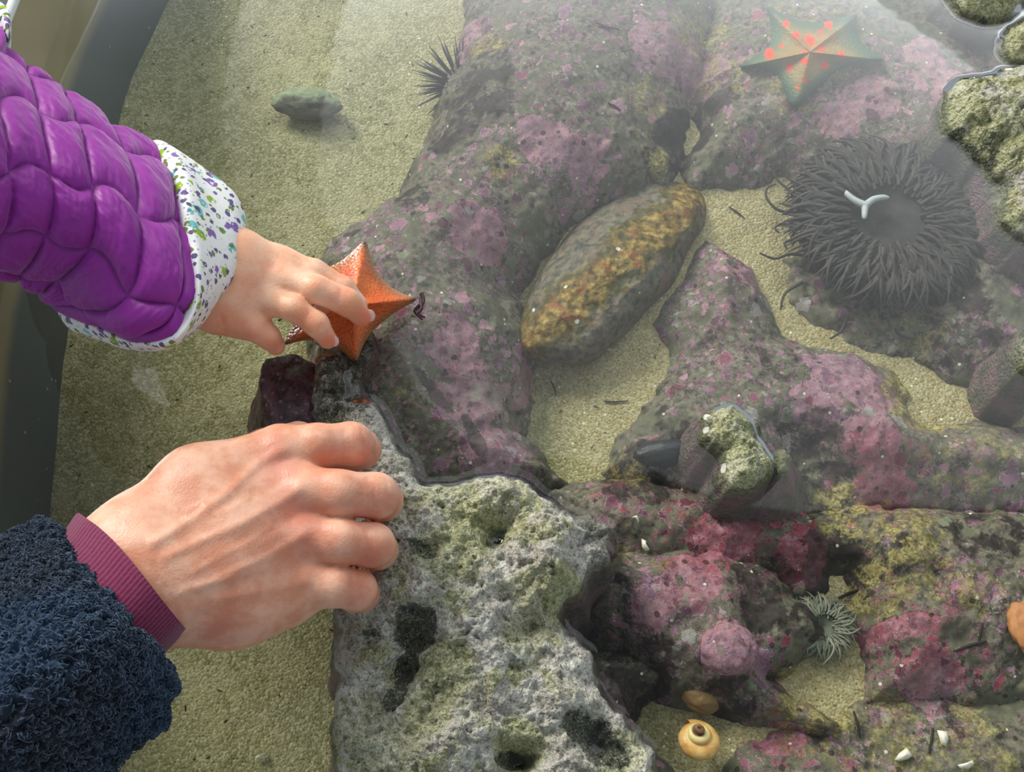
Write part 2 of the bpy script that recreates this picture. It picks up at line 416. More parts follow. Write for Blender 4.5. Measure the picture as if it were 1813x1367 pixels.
for k, t in enumerate(np.linspace(0, 1, 14)):
    z = SANDZ - 0.012 + t * (RIMZ - SANDZ + 0.012); e = t ** 1.3
    rows.append(np.concatenate([wb * (1 - e) + rt * e, np.full((len(wb), 1), z)], 1))
out = rt + np.array([-0.006, 0.0])
G = np.array(rows)
tt = np.linspace(0, len(wb) - 1, 90)
G = np.stack([np.stack([np.interp(tt, np.arange(len(wb)), G[i, :, c]) for c in range(3)], -1) for i in range(len(G))])
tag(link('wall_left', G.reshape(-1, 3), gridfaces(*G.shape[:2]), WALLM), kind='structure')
# pale top edge of the tank wall
edge = G[-1]
prof = [(0, 0.0), (0.0004, 0.0025), (-0.001, 0.004), (-0.0045, 0.004), (-0.006, 0.002), (-0.006, -0.09)]
E = np.stack([edge + np.array([a, -a*0.3, b]) for a, b in prof])
tag(link('trim_1', E.reshape(-1, 3), gridfaces(*E.shape[:2]), plain('rim_white', srgb(225, 228, 225), 0.3, 0.05)), kind='structure')
# dim ground outside the tank
g = np.array([(-1.2, -0.9, -0.35), (0.9, -0.9, -0.35), (0.9, 1.2, -0.35), (-1.2, 1.2, -0.35)])
tag(link('floor_outside', g, [(0, 1, 2, 3)], plain('ground', srgb(92, 96, 98), 0.8)), kind='structure')

# ------------------------------------------------------------------ rocks as craggy relief
def polysd(X, Y, poly):
    d = np.full(X.shape, 9.0); ins = np.zeros(X.shape, bool); n = len(poly)
    for i in range(n):
        a = poly[i]; b = poly[(i + 1) % n]; e = b - a
        t = np.clip(((X - a[0]) * e[0] + (Y - a[1]) * e[1]) / (e @ e), 0, 1)
        d = np.minimum(d, (X - a[0] - t * e[0]) ** 2 + (Y - a[1] - t * e[1]) ** 2)
        c = ((a[1] > Y) != (b[1] > Y)) & (X < (b[0] - a[0]) * (Y - a[1]) / (b[1] - a[1] + 1e-12) + a[0])
        ins ^= c
    d = np.sqrt(d); return np.where(ins, d, -d)
def blobs(X, Y, lst, z, wob=0.25, s=0):
    r = np.zeros(X.shape); w = fbm(X * 70, Y * 70, oc=3, s=40 + s) * wob
    for it in lst:
        px, py, rad = it[:3]; v = it[3] if len(it) > 3 else 1.0
        asp = it[4] if len(it) > 4 else 1.0; ang = math.radians(it[5]) if len(it) > 5 else 0.0
        c = P(px, py, z); R = RM(rad, z, py); dx = X - c[0]; dy = Y - c[1]
        u = dx * math.cos(ang) + dy * math.sin(ang); q = (-dx * math.sin(ang) + dy * math.cos(ang)) * asp
        d = np.sqrt(u * u + q * q) / R + w
        r = np.maximum(r, v * sstep(1.25, 0.7, d))
    return r
HF = []   # emergent rocks, for the water line
class Rock:
    def __init__(s, outline, zref, zedge, top, w, slope=2.2, bumps=(), amp=0.003, freq=60, edge=0.004, seed=0, pits=0.0, zb=None):
        s.poly = np.array([P(a, b, zref)[:2] for a, b in outline]); s.__dict__.update(zref=zref, zedge=zedge, top=top, w=w, slope=slope, bumps=bumps, amp=amp, freq=freq, edge=edge, seed=seed, pits=pits)
        s.zb = zref if zb is None else zb
    def h(s, X, Y):
        sd = polysd(X, Y, s.poly) + s.edge * fbm(X * 85, Y * 85, oc=3, s=s.seed + 2)
        i = s.zedge + (s.top - s.zedge) * (1 - np.exp(-np.maximum(sd, 0) / s.w)); o = s.zedge + s.slope * sd
        Hh = np.where(sd > 0, i, o)
        for (px, py, r, dz, *rest) in s.bumps:
            asp = rest[0] if rest else 1.0; ang = math.radians(rest[1]) if len(rest) > 1 else 0
            c = P(px, py, s.zb); R = RM(r, s.zb, py); dx = X - c[0]; dy = Y - c[1]
            u = dx * math.cos(ang) + dy * math.sin(ang); q = (-dx * math.sin(ang) + dy * math.cos(ang)) * asp
            d = np.sqrt(u*u + q*q) / R + 0.22 * fbm(X * 110, Y * 110, oc=2, s=s.seed + 5)
            Hh = Hh + dz * np.exp(-np.maximum(d, 0) ** 2 * 1.6)
        ins = sstep(-0.004, 0.012, sd) * 0.7 + 0.3
        if s.pits: Hh = Hh + 0.0022 * ins * (0.5 - np.abs(fbm(X * 210, Y * 210, oc=4, s=s.seed + 21, gain=.6)) * 2.2)
        Hh = Hh + s.amp * ins * (fbm(X * s.freq, Y * s.freq, oc=6, s=s.seed, gain=0.58) + 0.5 * (0.45 - np.abs(fbm(X * s.freq * .6, Y * s.freq * .6, oc=4, s=s.seed + 9)) * 1.6))
        if s.pits:
            qx = X + 0.005 * fbm(X*150, Y*150, oc=3, s=61); qy = Y + 0.005 * fbm(X*150, Y*150, oc=3, s=62)
            wl = worley(qx * 95, qy * 95, s.seed + 3); Hh = Hh - 0.6 * s.pits * ins * sstep(0.42, 0.1, wl) * (vnoise(X*50, Y*50, s=64) > -0.1)
            wl = worley(qx * 240, qy * 240, s.seed + 4); Hh = Hh - 0.45 * s.pits * ins * sstep(0.5, 0.1, wl)
        return Hh
    def build(s, name, mat, label, cat='rock', step=0.0014, attrs=None, emergent=False, group=None, zmin=None):
        zmin = SANDZ - 0.012 if zmin is None else zmin
        lo = s.poly.min(0) - 0.05; hi = s.poly.max(0) + 0.05
        lo = np.maximum(lo, (-0.42, -0.36)); hi = np.minimum(hi, (0.50, 0.46))
        xs = np.arange(lo[0], hi[0], step); ys = np.arange(lo[1], hi[1], step)
        X, Y = np.meshgrid(xs, ys, indexing='ij'); Z = s.h(X, Y)
        f = gridfaces(len(xs), len(ys)); V = np.stack([X, Y, np.maximum(Z, zmin)], -1).reshape(-1, 3)
        kp = V[f][:, :, 2].max(1) > zmin + 1e-5
        at = {}
        for k, l in (attrs or {}).items():
            at[k] = blobs(X, Y, l, s.zb, s=len(k)).ravel() if not np.isscalar(l) else np.full(X.size, float(l))
        V, f, at = compact(V, f[kp], at)
        o = link(name, V, f, mat, attrs=at)
        if label: tag(o, label, cat, group)
        if emergent: HF.append(s)
        s.obj = o
        return o

# colour of the crusts, listed by patch
PINK = [(830,60,70,.9),(960,60,110,.7),(1150,70,100,.95),(960,250,130,.8),(860,330,90,.8),(830,420,110,.9),(690,470,70,.5),(790,640,130,.8),(880,790,80,1),
        (1270,120,80,.9),(1420,240,110,.9),(1560,190,110,.8),(1700,200,100,.6),(1290,480,100,1),(1260,600,110,.8),(1330,700,110,.6),(1480,650,110,.9),(1560,760,110,.8),(1440,740,60,.8),
        (1750,600,80,.5),(1750,830,90,.8),(1620,850,90,.9),(1110,870,60,1),(1300,930,110,1),(1210,900,70,1),(1430,960,60,1),(1190,1060,130,.9),(1290,1010,90,1),
        (1280,1160,70,1),(1600,1100,90,.9),(1400,1300,90,.8),(1640,1180,120,.8),(1720,1170,60,.9),(1700,1050,90,.8),(1090,1240,50,.8),(1500,1330,90,.6),(600,430,60,.9),(660,380,60,.9),(1040,950,60,.8),(740,780,80,.5),(1330,1180,60,.9)]
SOLID = [(840,410,60,.95),(690,90,30,.8),(830,40,50,.7),(1170,90,60,1),(1240,100,60,.9),(960,270,60,.7),(1060,300,60,.7),(820,700,70,.9),(880,790,55,1),(800,620,60,.8),(1310,460,50,.9),
         (1470,230,60,.7),(1540,180,50,.9),(1620,120,50,.8),(1490,650,60,1),(1540,690,60,1),(1540,780,60,.9),(1440,720,50,.8),(1290,930,70,.9),(1430,970,55,1),(1570,850,60,.8),
         (1290,1150,50,1),(1220,1030,60,.9),(1160,1060,60,.8),(1600,1110,80,1,3,10),(1400,1300,50,1,1.5),(1660,1190,70,.7),(1700,1060,60,.6),(1080,1220,60,.9,2,-60),(1380,1190,60,.8,3,-20),(1690,190,60,.7),(900,640,60,.6)]
DARK = [(850,180,80,.85),(800,240,50,.8),(870,110,50,.6),(730,350,45,.7),(620,400,20,.9),(1215,215,70,1,1.3,60),(1275,150,45,.8),(1170,280,40,.7),(770,700,60,.9,4,-50),(840,770,55,1,4,-65),(1180,770,50,.7),
        (1130,830,70,.85),(1440,790,75,.8),(1480,850,60,.7),(1720,560,90,.7),(1660,620,60,.6),(1400,560,45,.6),(1380,640,50,.6),(1180,690,50,.6),(1500,1000,80,.9),(1580,990,60,.7),(1385,1005,45,.8),(1350,1080,50,.8),
        (1140,1180,70,.9),(1130,1240,60,1),(1290,1235,60,.9),(1400,1190,40,.7),(1760,940,70,.7),(1440,1090,45,.8),(1130,1110,60,.7,3,-35),(1490,1290,50,.6),(1750,1260,60,.6),(1480,960,50,.9),(1680,980,60,.5),(1100,1050,40,.6),(1330,1010,40,.7),(1200,410,35,.4),(1000,300,50,.3)]
YEL = [(868,85,35,.8),(890,300,35,.9),(1160,265,50,.9,2,-50),(1140,180,45,.7),(1240,45,60,.7),(1610,940,80,.8),(1560,1040,60,.8),(1500,890,60,.9),(1650,1010,60,.7),(1720,790,110,.5),(1640,700,80,1),(1460,1240,90,.8),
       (1290,120,50,.7),(1420,30,90,.5),(1480,120,60,.5),(1400,170,60,.6),(1730,1050,50,.8),(1600,1330,120,.6),(1740,1330,90,.6),(1130,810,50,.5),(700,700,30,.4),(1100,960,40,.5),(1180,990,30,.5),(1640,560,60,.5),(1040,400,50,.3)]
RED = [(1300,930,120,.9),(1210,910,80,.8),(1430,960,100,1),(1570,840,90,.7),(1490,1000,80,.7),(1100,880,60,.6),(1240,1010,90,.4),(1420,1090,60,1),(1600,1090,110,.75),(1400,1300,60,.7),(1720,1160,50,.7),(1765,1215,40,.9),(1340,1060,60,.5),(1540,870,80,.7),(1180,190,60,.4),(1300,40,60,.3),(1180,870,60,.6),(1600,1160,60,.4)]
CA = dict(pink=PINK, solid=SOLID, dark=DARK, yel=YEL, red=RED)
zr = -0.03
main_rock = Rock([(850,-120),(828,20),(800,90),(782,150),(748,230),(716,296),(655,345),(590,392),(545,432),(535,490),(560,560),(560,680),(575,760),(640,900),(760,880),(880,845),(985,820),(935,770),(900,735),(898,690),(915,630),(935,560),(905,470),(950,400),(1020,350),(1105,315),(1190,300),(1215,230),(1230,140),(1262,60),(1290,-120)],
                 zr, -0.050, -0.012, 0.028, 2.6, [(980,120,150,.004),(860,320,90,-.006),(1050,260,80,.004),(800,700,100,-.012,2,-50),(700,650,80,.006),(900,480,90,-.012)], .0055, 42, .006, 11)
main_rock.build('encrusted_rock', CORAL, 'long pink and dark crusted boulder underwater between the open sand and the abalone', attrs=CA)
rock2 = Rock([(1262,-120),(1245,60),(1222,150),(1210,240),(1240,300),(1330,290),(1400,280),(1420,330),(1395,420),(1410,500),(1470,560),(1560,590),(1640,600),(1700,640),(1900,680),(2000,-120)],
             zr, -0.052, -0.022, 0.03, 2.2, [(1430,100,110,.004),(1560,400,190,-.026),(1230,200,60,-.016,1.2,60),(1690,200,90,.006)], .0055, 40, .006, 23)
rock2.build('encrusted_rock', CORAL, 'mauve crusted rock underwater carrying the spotted bat star and the large dark anemone', attrs=CA)
rock3 = Rock([(1258,380),(1330,430),(1365,490),(1400,560),(1450,580),(1540,600),(1620,640),(1690,700),(1800,730),(1900,720),(1960,900),(1800,900),(1640,880),(1500,895),(1400,880),(1240,860),(1120,835),(1085,800),(1110,740),(1170,670),(1200,600),(1170,540),(1215,470)],
             zr, -0.055, -0.020, 0.026, 2.2, [(1290,480,70,.004),(1480,650,80,.004),(1440,790,70,-.014),(1660,700,70,-.018),(1290,800,70,.012),(1200,780,50,-.01)], .006, 46, .006, 37)
rock3.build('encrusted_rock', CORAL, 'pink crusted rock underwater around the small green-topped pinnacle', attrs=CA)
rock4 = Rock([(985,850),(1100,830),(1250,850),(1400,890),(1560,880),(1700,880),(1980,880),(1980,1180),(1800,1240),(1700,1230),(1560,1230),(1560,1120),(1500,1060),(1440,1040),(1300,1010),(1150,1000),(1040,1000)],
             zr, -0.050, -0.026, 0.022, 2.2, [(1300,930,80,.004),(1500,1000,70,-.018),(1600,940,60,.006),(1620,1110,90,.006,2,10),(1380,1000,40,-.012)], .0075, 48, .006, 51)
rock4.build('encrusted_rock', CORAL, 'crimson and yellow crusted rock underwater below the small green-topped pinnacle', attrs=CA)
rock5 = Rock([(1040,985),(1150,960),(1280,950),(1390,1000),(1440,1060),(1470,1120),(1420,1160),(1370,1190),(1430,1240),(1500,1270),(1480,1300),(1380,1270),(1290,1240),(1200,1200),(1130,1130),(1060,1060)],
             zr, -0.046, -0.014, 0.022, 2.6, [(1285,1150,50,.010),(1130,1060,70,.004),(1340,1080,60,-.010)], .006, 50, .005, 67)
rock5.build('encrusted_rock', CORAL, 'rounded mauve crusted rock underwater just right of the dry limestone', attrs=CA)
rock6 = Rock([(1340,1300),(1440,1260),(1560,1220),(1700,1210),(1800,1200),(1990,1150),(1990,1500),(1300,1500),(1290,1367)],
             zr, -0.056, -0.036, 0.022, 2.2, [(1640,1180,60,.006),(1600,1340,120,-.012)], .0065, 48, .006, 71)
rock6.build('encrusted_rock', CORAL, 'crusted rock underwater in the lower right corner by the white shell chips', attrs=CA)
rock7 = Rock([(1060,1150),(1110,1140),(1180,1160),(1190,1190),(1130,1210),(1110,1260),(1130,1300),(1200,1367),(1180,1450),(1080,1400),(1040,1300)],
             zr, -0.058, -0.040, 0.012, 2.4, [], .005, 60, .004, 83)
rock7.build('encrusted_rock', CORAL, 'small brown and pink crusted rock underwater hugging the dry limestone above the snail shell', attrs=CA)

# the dry limestone and its low wet ridge
LG = [(840,930,60,1),(790,990,60,.8),(960,1060,60,.7),(1000,1050,50,1),(800,870,60,.7),(700,1330,60,.6),(790,1200,60,.9),(760,1260,50,.9),(930,1130,40,.6),(920,1320,50,1),(1110,1330,40,.7),(640,1280,60,.5),(900,860,60,.5)]
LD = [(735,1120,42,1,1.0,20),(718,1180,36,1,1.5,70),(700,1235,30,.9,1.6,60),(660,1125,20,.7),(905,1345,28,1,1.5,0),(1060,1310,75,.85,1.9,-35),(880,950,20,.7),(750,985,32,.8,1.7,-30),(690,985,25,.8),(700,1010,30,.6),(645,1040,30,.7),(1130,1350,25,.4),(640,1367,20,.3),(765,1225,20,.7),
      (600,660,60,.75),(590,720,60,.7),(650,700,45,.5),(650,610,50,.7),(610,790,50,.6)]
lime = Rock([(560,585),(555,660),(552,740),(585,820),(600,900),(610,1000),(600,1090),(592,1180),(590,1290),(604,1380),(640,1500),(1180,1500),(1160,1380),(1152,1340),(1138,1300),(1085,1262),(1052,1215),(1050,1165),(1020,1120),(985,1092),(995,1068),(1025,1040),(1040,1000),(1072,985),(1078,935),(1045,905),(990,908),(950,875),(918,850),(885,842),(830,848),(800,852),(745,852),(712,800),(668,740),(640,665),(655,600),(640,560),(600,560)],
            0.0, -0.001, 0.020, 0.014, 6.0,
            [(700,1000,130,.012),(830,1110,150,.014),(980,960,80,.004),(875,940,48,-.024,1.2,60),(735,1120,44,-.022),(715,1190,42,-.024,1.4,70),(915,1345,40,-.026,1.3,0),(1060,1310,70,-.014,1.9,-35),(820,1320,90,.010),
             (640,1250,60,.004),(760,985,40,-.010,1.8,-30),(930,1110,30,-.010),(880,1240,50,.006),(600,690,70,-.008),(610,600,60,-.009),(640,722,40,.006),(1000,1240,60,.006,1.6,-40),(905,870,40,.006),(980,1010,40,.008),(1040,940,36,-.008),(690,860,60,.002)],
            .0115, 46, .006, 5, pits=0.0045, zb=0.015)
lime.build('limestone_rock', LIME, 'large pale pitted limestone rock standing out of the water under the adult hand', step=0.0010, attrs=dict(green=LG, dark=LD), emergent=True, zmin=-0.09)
nub = Rock([(462,650),(470,632),(520,625),(556,640),(560,700),(560,770),(540,790),(490,770),(466,720)], -0.004, -0.006, 0.000, 0.012, 3.2, [], .004, 75, .003, 91, pits=.003)
def m_purple():
    n = NT('purple_crust'); p = n.pos(); a = n.noise(p, 150, 4, 0.7); v = n.vor(p, 240); b = n.noise(p, 50, 3)
    c = n.mix(n.step(a, 0.35, 0.7), srgb(40, 20, 30), srgb(98, 58, 74))
    g = n.math('LESS_THAN', v['Distance'], 0.25); c = n.mix(n.math('MULTIPLY', g, 0.6), c, srgb(150, 108, 122))
    c = n.mix(n.step(b, 0.58, 0.7), c, srgb(86, 88, 76))
    return n.done(c, 0.4, n.bump(a, 0.9, 0.002), 0.5)
PURP = m_purple()
nub.build('encrusted_rock', PURP, 'small dark purple rock at the waterline between the two hands', emergent=True)
e1 = Rock([(1640,-140),(1668,-10),(1700,24),(1728,40),(1766,42),(1790,34),(1815,10),(1900,-60)], 0, -.001, .022, .012, 7.0, [], .007, 60, .004, 101, pits=.004)
e1.build('limestone_rock', LIMEY, 'green-tinged rock breaking the water at the top right corner, highest of three there', step=0.0012, attrs=dict(green=.5, dark=[(1740,45,14,.9)]), emergent=True)
e1b = Rock([(1778,66),(1774,92),(1790,108),(1815,116),(1900,120),(1950,60),(1900,30),(1820,36),(1790,50)], 0, -.001, .022, .012, 7.0, [], .006, 60, .004, 111, pits=.004)
e1b.build('limestone_rock', LIMEY, 'green-tinged rock breaking the water at the right edge, between its two neighbours', step=0.0012, attrs=dict(green=.5, dark=0.0), emergent=True)
e2 = Rock([(1728,136),(1690,146),(1670,170),(1663,205),(1674,244),(1708,264),(1736,288),(1750,322),(1768,355),(1768,390),(1796,418),(1840,440),(1960,460),(2000,110),(1830,122),(1775,126)], 0, -.001, .034, .022, 7.0,
          [(1760,220,40,.004),(1790,300,40,-.010),(1700,230,30,-.006)], .009, 55, .004, 121, pits=.005, zb=.015)
e2.build('limestone_rock', LIMEY, 'large mossy grey-green rock breaking the water at the right edge beside the anemone', step=0.0012, attrs=dict(green=[(1700,180,40,.9),(1740,210,30,.7),(1780,370,40,.9),(1770,300,25,.9)], dark=[(1690,225,30,.8),(1740,260,40,.7),(1820,200,60,.45),(1790,320,30,.5)]), emergent=True)
e3 = Rock([(1800,596),(1796,624),(1806,655),(1840,672),(1880,640),(1860,590),(1820,585)], 0, -.001, .012, .010, 7.0, [], .004, 80, .003, 131, pits=.003)
e3.build('limestone_rock', LIMEY, 'little dark wet rock tip at the right edge below the anemone', step=0.0012, attrs=dict(green=.6, dark=.4), emergent=True)
e4 = Rock([(1243,738),(1268,720),(1294,714),(1316,727),(1346,748),(1340,774),(1355,790),(1371,818),(1371,835),(1352,855),(1322,872),(1290,866),(1278,850),(1282,822),(1278,800),(1256,790),(1243,774)], 0, -.002, .017, .009, 5.0,
          [(1262,750,24,-.003),(1320,845,30,.004),(1270,790,16,-.004)], .006, 85, .003, 141, pits=.0035, zb=.008)
e4.build('limestone_rock', LIMEY, 'small pale yellow-green pinnacle poking out of the water among pink crusts', step=0.0009, attrs=dict(green=.75, dark=[(1300,876,20,.6),(1362,770,16,.6)]), emergent=True, zmin=-.07)
e5 = Rock([(1375,800),(1392,790),(1404,806),(1398,830),(1380,836)], 0, -.004, .003, .006, 2.4, [], .002, 100, .002, 151)
e5.build('limestone_rock', LIMEY, 'tiny wet rock tip under the bright glint right of the small pinnacle', step=0.0009, attrs=dict(green=.4, dark=.3), emergent=True, zmin=-.07)

# ------------------------------------------------------------------ water
def axis(lo, hi, a, b, fine, coarse):
    return np.concatenate([np.arange(lo, a, coarse), np.arange(a, b, fine), np.arange(b, hi + coarse, coarse)])
xs = axis(-0.46, 0.60, -0.16, 0.37, 0.0011, 0.008); ys = axis(-0.46, 0.60, -0.235, 0.31, 0.0011, 0.008)
X, Y = np.meshgrid(xs, ys, indexing='ij')
mask = np.zeros(X.shape)
for r_ in HF: mask = np.maximum(mask, sstep(-0.0006, 0.0006, r_.h(X, Y)))
def blur(A, k):
    w = np.exp(-0.5 * (np.arange(-3*k, 3*k+1) / k) ** 2); w /= w.sum()
    A = np.apply_along_axis(lambda m_: np.convolve(m_, w, 'same'), 0, A); return np.apply_along_axis(lambda m_: np.convolve(m_, w, 'same'), 1, A)
core = ((xs > -0.15) & (xs < 0.36))[:, None] & ((ys > -0.225) & (ys < 0.30))[None, :]
Z = (0.0026 * np.clip(blur(mask, 2) * 1.2, 0, 1)) * blur(core * 1.0, 4)
# the star and the small pinnacle drag the surface film up a little
Z += 0.00010 * fbm(X * 16, Y * 16, oc=2, s=77) + 0.00002 * fbm(X * 70, Y * 70, oc=2, s=78)
V = np.stack([X, Y, Z], -1).reshape(-1, 3); f = gridfaces(len(xs), len(ys))
wt = lambda y: np.interp(y, wb[::-1, 1], (wb * 0.35 + rt * 0.65)[::-1, 0])
f = f[V[f][:, :, 0].min(1) > wt(V[f][:, :, 1].mean(1)) - 0.004]
V, f, _ = compact(V, f, {})
n = NT('water'); tr = n.n('ShaderNodeBsdfTransparent'); tr.inputs[0].default_value = (0.93, 0.95, 0.93, 1)
gl = n.n('ShaderNodeBsdfGlossy'); gl.inputs['Roughness'].default_value = 0.03
fr = n.n('ShaderNodeFresnel'); fr.inputs[0].default_value = 1.34; mx = n.n('ShaderNodeMixShader')
n.t.links.new(fr.outputs[0], mx.inputs[0]); n.t.links.new(tr.outputs[0], mx.inputs[1]); n.t.links.new(gl.outputs[0], mx.inputs[2]); n.t.links.new(mx.outputs[0], n.out.inputs[0])
WATER = n.m
tag(link('water_surface', V, f, WATER), 'clear still water filling the touch tank', 'water', kind='stuff')

# ------------------------------------------------------------------ surface lookup
ALLROCK = [main_rock, rock2, rock3, rock4, rock5, rock6, rock7, lime, nub, e4]
def ground(x, y, which=None):
    x = np.atleast_1d(np.asarray(x, float)); y = np.atleast_1d(np.asarray(y, float)); z = floor_h(x, y)
    for r_ in (which or ALLROCK): z = np.maximum(z, r_.h(x, y))
    return z
def on(px, py, z0=-0.03):
    z = z0
    for _ in range(6):
        p = P(px, py, z); z = float(ground(p[0], p[1])[0]) * 0.7 + z * 0.3
    return P(px, py, z)

def project(V):
    d = V - CAM; xc = d[:, 0]; yc = d[:, 1] * ct + d[:, 2] * st; zc = -d[:, 1] * st + d[:, 2] * ct
    return W/2 + FPX * xc / -zc, H/2 - FPX * yc / -zc
def gauss_line(x, y, pts, w):
    d = np.full(x.shape, 1e9); pts = np.array(pts, float)
    for a, b in zip(pts[:-1], pts[1:]):
        e = b - a; t = np.clip(((x-a[0])*e[0] + (y-a[1])*e[1]) / (e@e), 0, 1); d = np.minimum(d, (x-a[0]-t*e[0])**2 + (y-a[1]-t*e[1])**2)
    return np.exp(-d / w**2)
def dots(x, y, lst):
    r = np.zeros(x.shape)
    for a, b, rad, v in lst: r = np.maximum(r, v * np.exp(-((x-a)**2 + (y-b)**2) / rad**2))
    return r
# ------------------------------------------------------------------ sea stars
def star_outline(tips, notches, n=24, sharp=0.35):
    out = []; k = len(tips)
    for i in range(k):
        a = np.array(tips[i]); b = np.array(tips[(i+1) % k]); c = np.array(notches[i])
        ctrl = 2 * c - 0.5 * (a + b)
        for t in np.linspace(0, 1, n, endpoint=False):
            out.append((1-t)**2*a + 2*t*(1-t)*ctrl + t*t*b)
    return np.array(out)
def sea_star(name, centre, tips, notches, zc, ztips, thick, mat, label, group=None, rg_=0.38, sm=6, ex=4.0, spots=()):
    o2 = star_outline(tips, notches); m = len(o2); rings = 46
    # round the tips slightly
    for _ in range(sm): o2 = 0.25*np.roll(o2, 1, 0) + 0.5*o2 + 0.25*np.roll(o2, -1, 0)
    c = np.array(centre, float); k = len(tips); per = m // k
    s = np.linspace(0, 1, rings) ** 0.85
    th = np.arange(m) / per; fr_ = th - np.floor(th)
    armd = np.minimum(fr_, 1 - fr_) * 2        # 0 at the arm, 1 at the notch
    tz = np.interp(th, np.arange(k+1), list(ztips) + [ztips[0]]); tz = tz - 0.0 * armd
    G = []
    for si in s:
        q = c + (o2 - c) * si; zb = zc * (1 - si) + tz * si
        edge = np.sqrt(np.clip(1 - si ** ex, 0, 1))
        ridge = (1 - rg_ * sstep(0.0, 1.0, armd) * sstep(0.0, .6, si)) * (1 - 0.35 * si)
        wid = np.interp(armd, [0, 1], [1, 0.9])
        hh = thick * edge * ridge * wid
        for _ in range(30): hh = 0.25*np.roll(hh, 1) + 0.5*hh + 0.25*np.roll(hh, -1)
        z = zb + hh
        G.append(P(q[:, 0], q[:, 1], z))
    top = np.array(G)
    bot = top[::-1][:, :].copy(); 
    Gb = []
    for si in s[::-1][1:]:
        q = c + (o2 - c) * si; zb = zc * (1 - si) + tz * si; Gb.append(P(q[:, 0], q[:, 1], zb - 0.0015))
    G = np.concatenate([top, np.array(Gb)]); V = G.reshape(-1, 3)
    f = gridfaces(len(G), m, True)
    aa = np.tile(armd, len(G)); ss = np.concatenate([np.repeat(s, m), np.repeat(s[::-1][1:], m)])
    px_, py_ = project(V); spt = dots(px_ + 4*vnoise(V[:,0]*900, V[:,1]*900), py_ + 4*vnoise(V[:,0]*900, V[:,1]*900, s=4), spots)
    root = empty(name, tuple(P(centre[0], centre[1], zc)), label, 'sea star', group)
    o = link('body', V, f, mat, root, attrs=dict(spot=spt, arm=aa, rad=ss, notchidx=np.tile(th, len(G))))
    return root, o
def m_star1():
    n = NT('orange_star_skin'); p = n.pos(); rad = n.attr('rad'); arm = n.attr('arm')
    v = n.vor(p, 520); a = n.noise(p, 60, 3); b = n.noise(p, 28, 3)
    c = n.mix(n.step(a, 0.35, 0.7), srgb(206, 92, 30), srgb(226, 118, 46))
    c = n.mix(n.math('MULTIPLY', n.step(b, 0.5, 0.65), 0.7), c, srgb(210, 70, 36))
    c = n.mix(n.step(rad, 0.72, 0.93), c, n.mix(a, srgb(150, 88, 44), srgb(180, 110, 52)))
    tip = n.math('MULTIPLY', n.step(rad, 0.86, 1.0), n.step(arm, 0.22, 0.05))
    c = n.mix(tip, c, srgb(60, 48, 36))
    c = n.mix(n.math('MULTIPLY', n.step(v['Distance'], 0.35, 0.1), 0.28), c, srgb(240, 170, 120))
    return n.done(c, 0.38, n.bump(n.math('MULTIPLY', v['Distance'], -1.0), 0.7, 0.0012), 0.5)
s1, _ = sea_star('sea_star', (624, 540), [(649,419),(748,528),(632,650),(496,616),(560,478)], [(679,497),(664,582),(572,604),(528,556),(604,462)],
    0.017, [0.008, 0.004, 0.001, 0.002, 0.012], 0.014, m_star1(), 'bright orange bat star held out of the water by the child')
def m_star2():
    n = NT('spotted_star_skin'); p = n.pos(); rad = n.attr('rad'); arm = n.attr('arm')
    v = n.vor(p, 620); a = n.noise(p, 90, 3); vs = n.vor(p, 78); b = n.noise(p, 300, 3)
    c = n.mix(n.step(a, 0.35, 0.7), srgb(140, 134, 88), srgb(168, 150, 100))
    c = n.mix(n.step(rad, 0.45, 0.95), c, srgb(84, 110, 92))
    c = n.mix(n.math('MULTIPLY', n.step(rad, 0.75, 0.2), 0.4), c, srgb(190, 120, 70))
    d = n.math('ADD', vs['Distance'], n.math('MULTIPLY', n.math('SUBTRACT', b, 0.5), 0.35))
    sp = n.step(n.math('ADD', n.attr('spot'), n.math('MULTIPLY', n.math('SUBTRACT', b, .5), .6)), .38, .62)
    c = n.mix(sp, c, srgb(250, 78, 36))
    tip = n.math('MULTIPLY', n.step(rad, 0.78, 0.98), n.step(arm, 0.3, 0.05))
    c = n.mix(tip, c, srgb(50, 82, 76))
    return n.done(c, 0.6, n.bump(n.math('MULTIPLY', v['Distance'], -1.0), 0.5, 0.001), 0.3)
zt = [float(on(a, b)[2]) + .002 for a, b in ((1356,12),(1512,28),(1562,108),(1406,190),(1310,118))]
s2, _ = sea_star('sea_star', (1434, 92), [(1350,2),(1524,20),(1578,110),(1404,206),(1296,122)], [(1432,38),(1518,66),(1486,126),(1366,132),(1360,72)],
    float(on(1434, 92)[2]) + .004, zt, 0.011, m_star2(), 'olive bat star with orange-red spots lying underwater near the top edge', rg_=.32, sm=9, ex=5.0,
    spots=[(1392,42,8,1),(1467,44,9,1),(1452,56,7,.8),(1434,71,11,1),(1362,95,11,1),(1425,108,8,1),(1399,120,9,.9),(1383,82,7,.8),(1410,62,9,.8),(1425,142,7,.8),(1412,155,6,.7),(1455,86,8,.9),(1490,97,8,.9),(1460,116,9,.9),(1476,66,7,.6),(1424,92,7,.7),(1446,96,6,.7)])

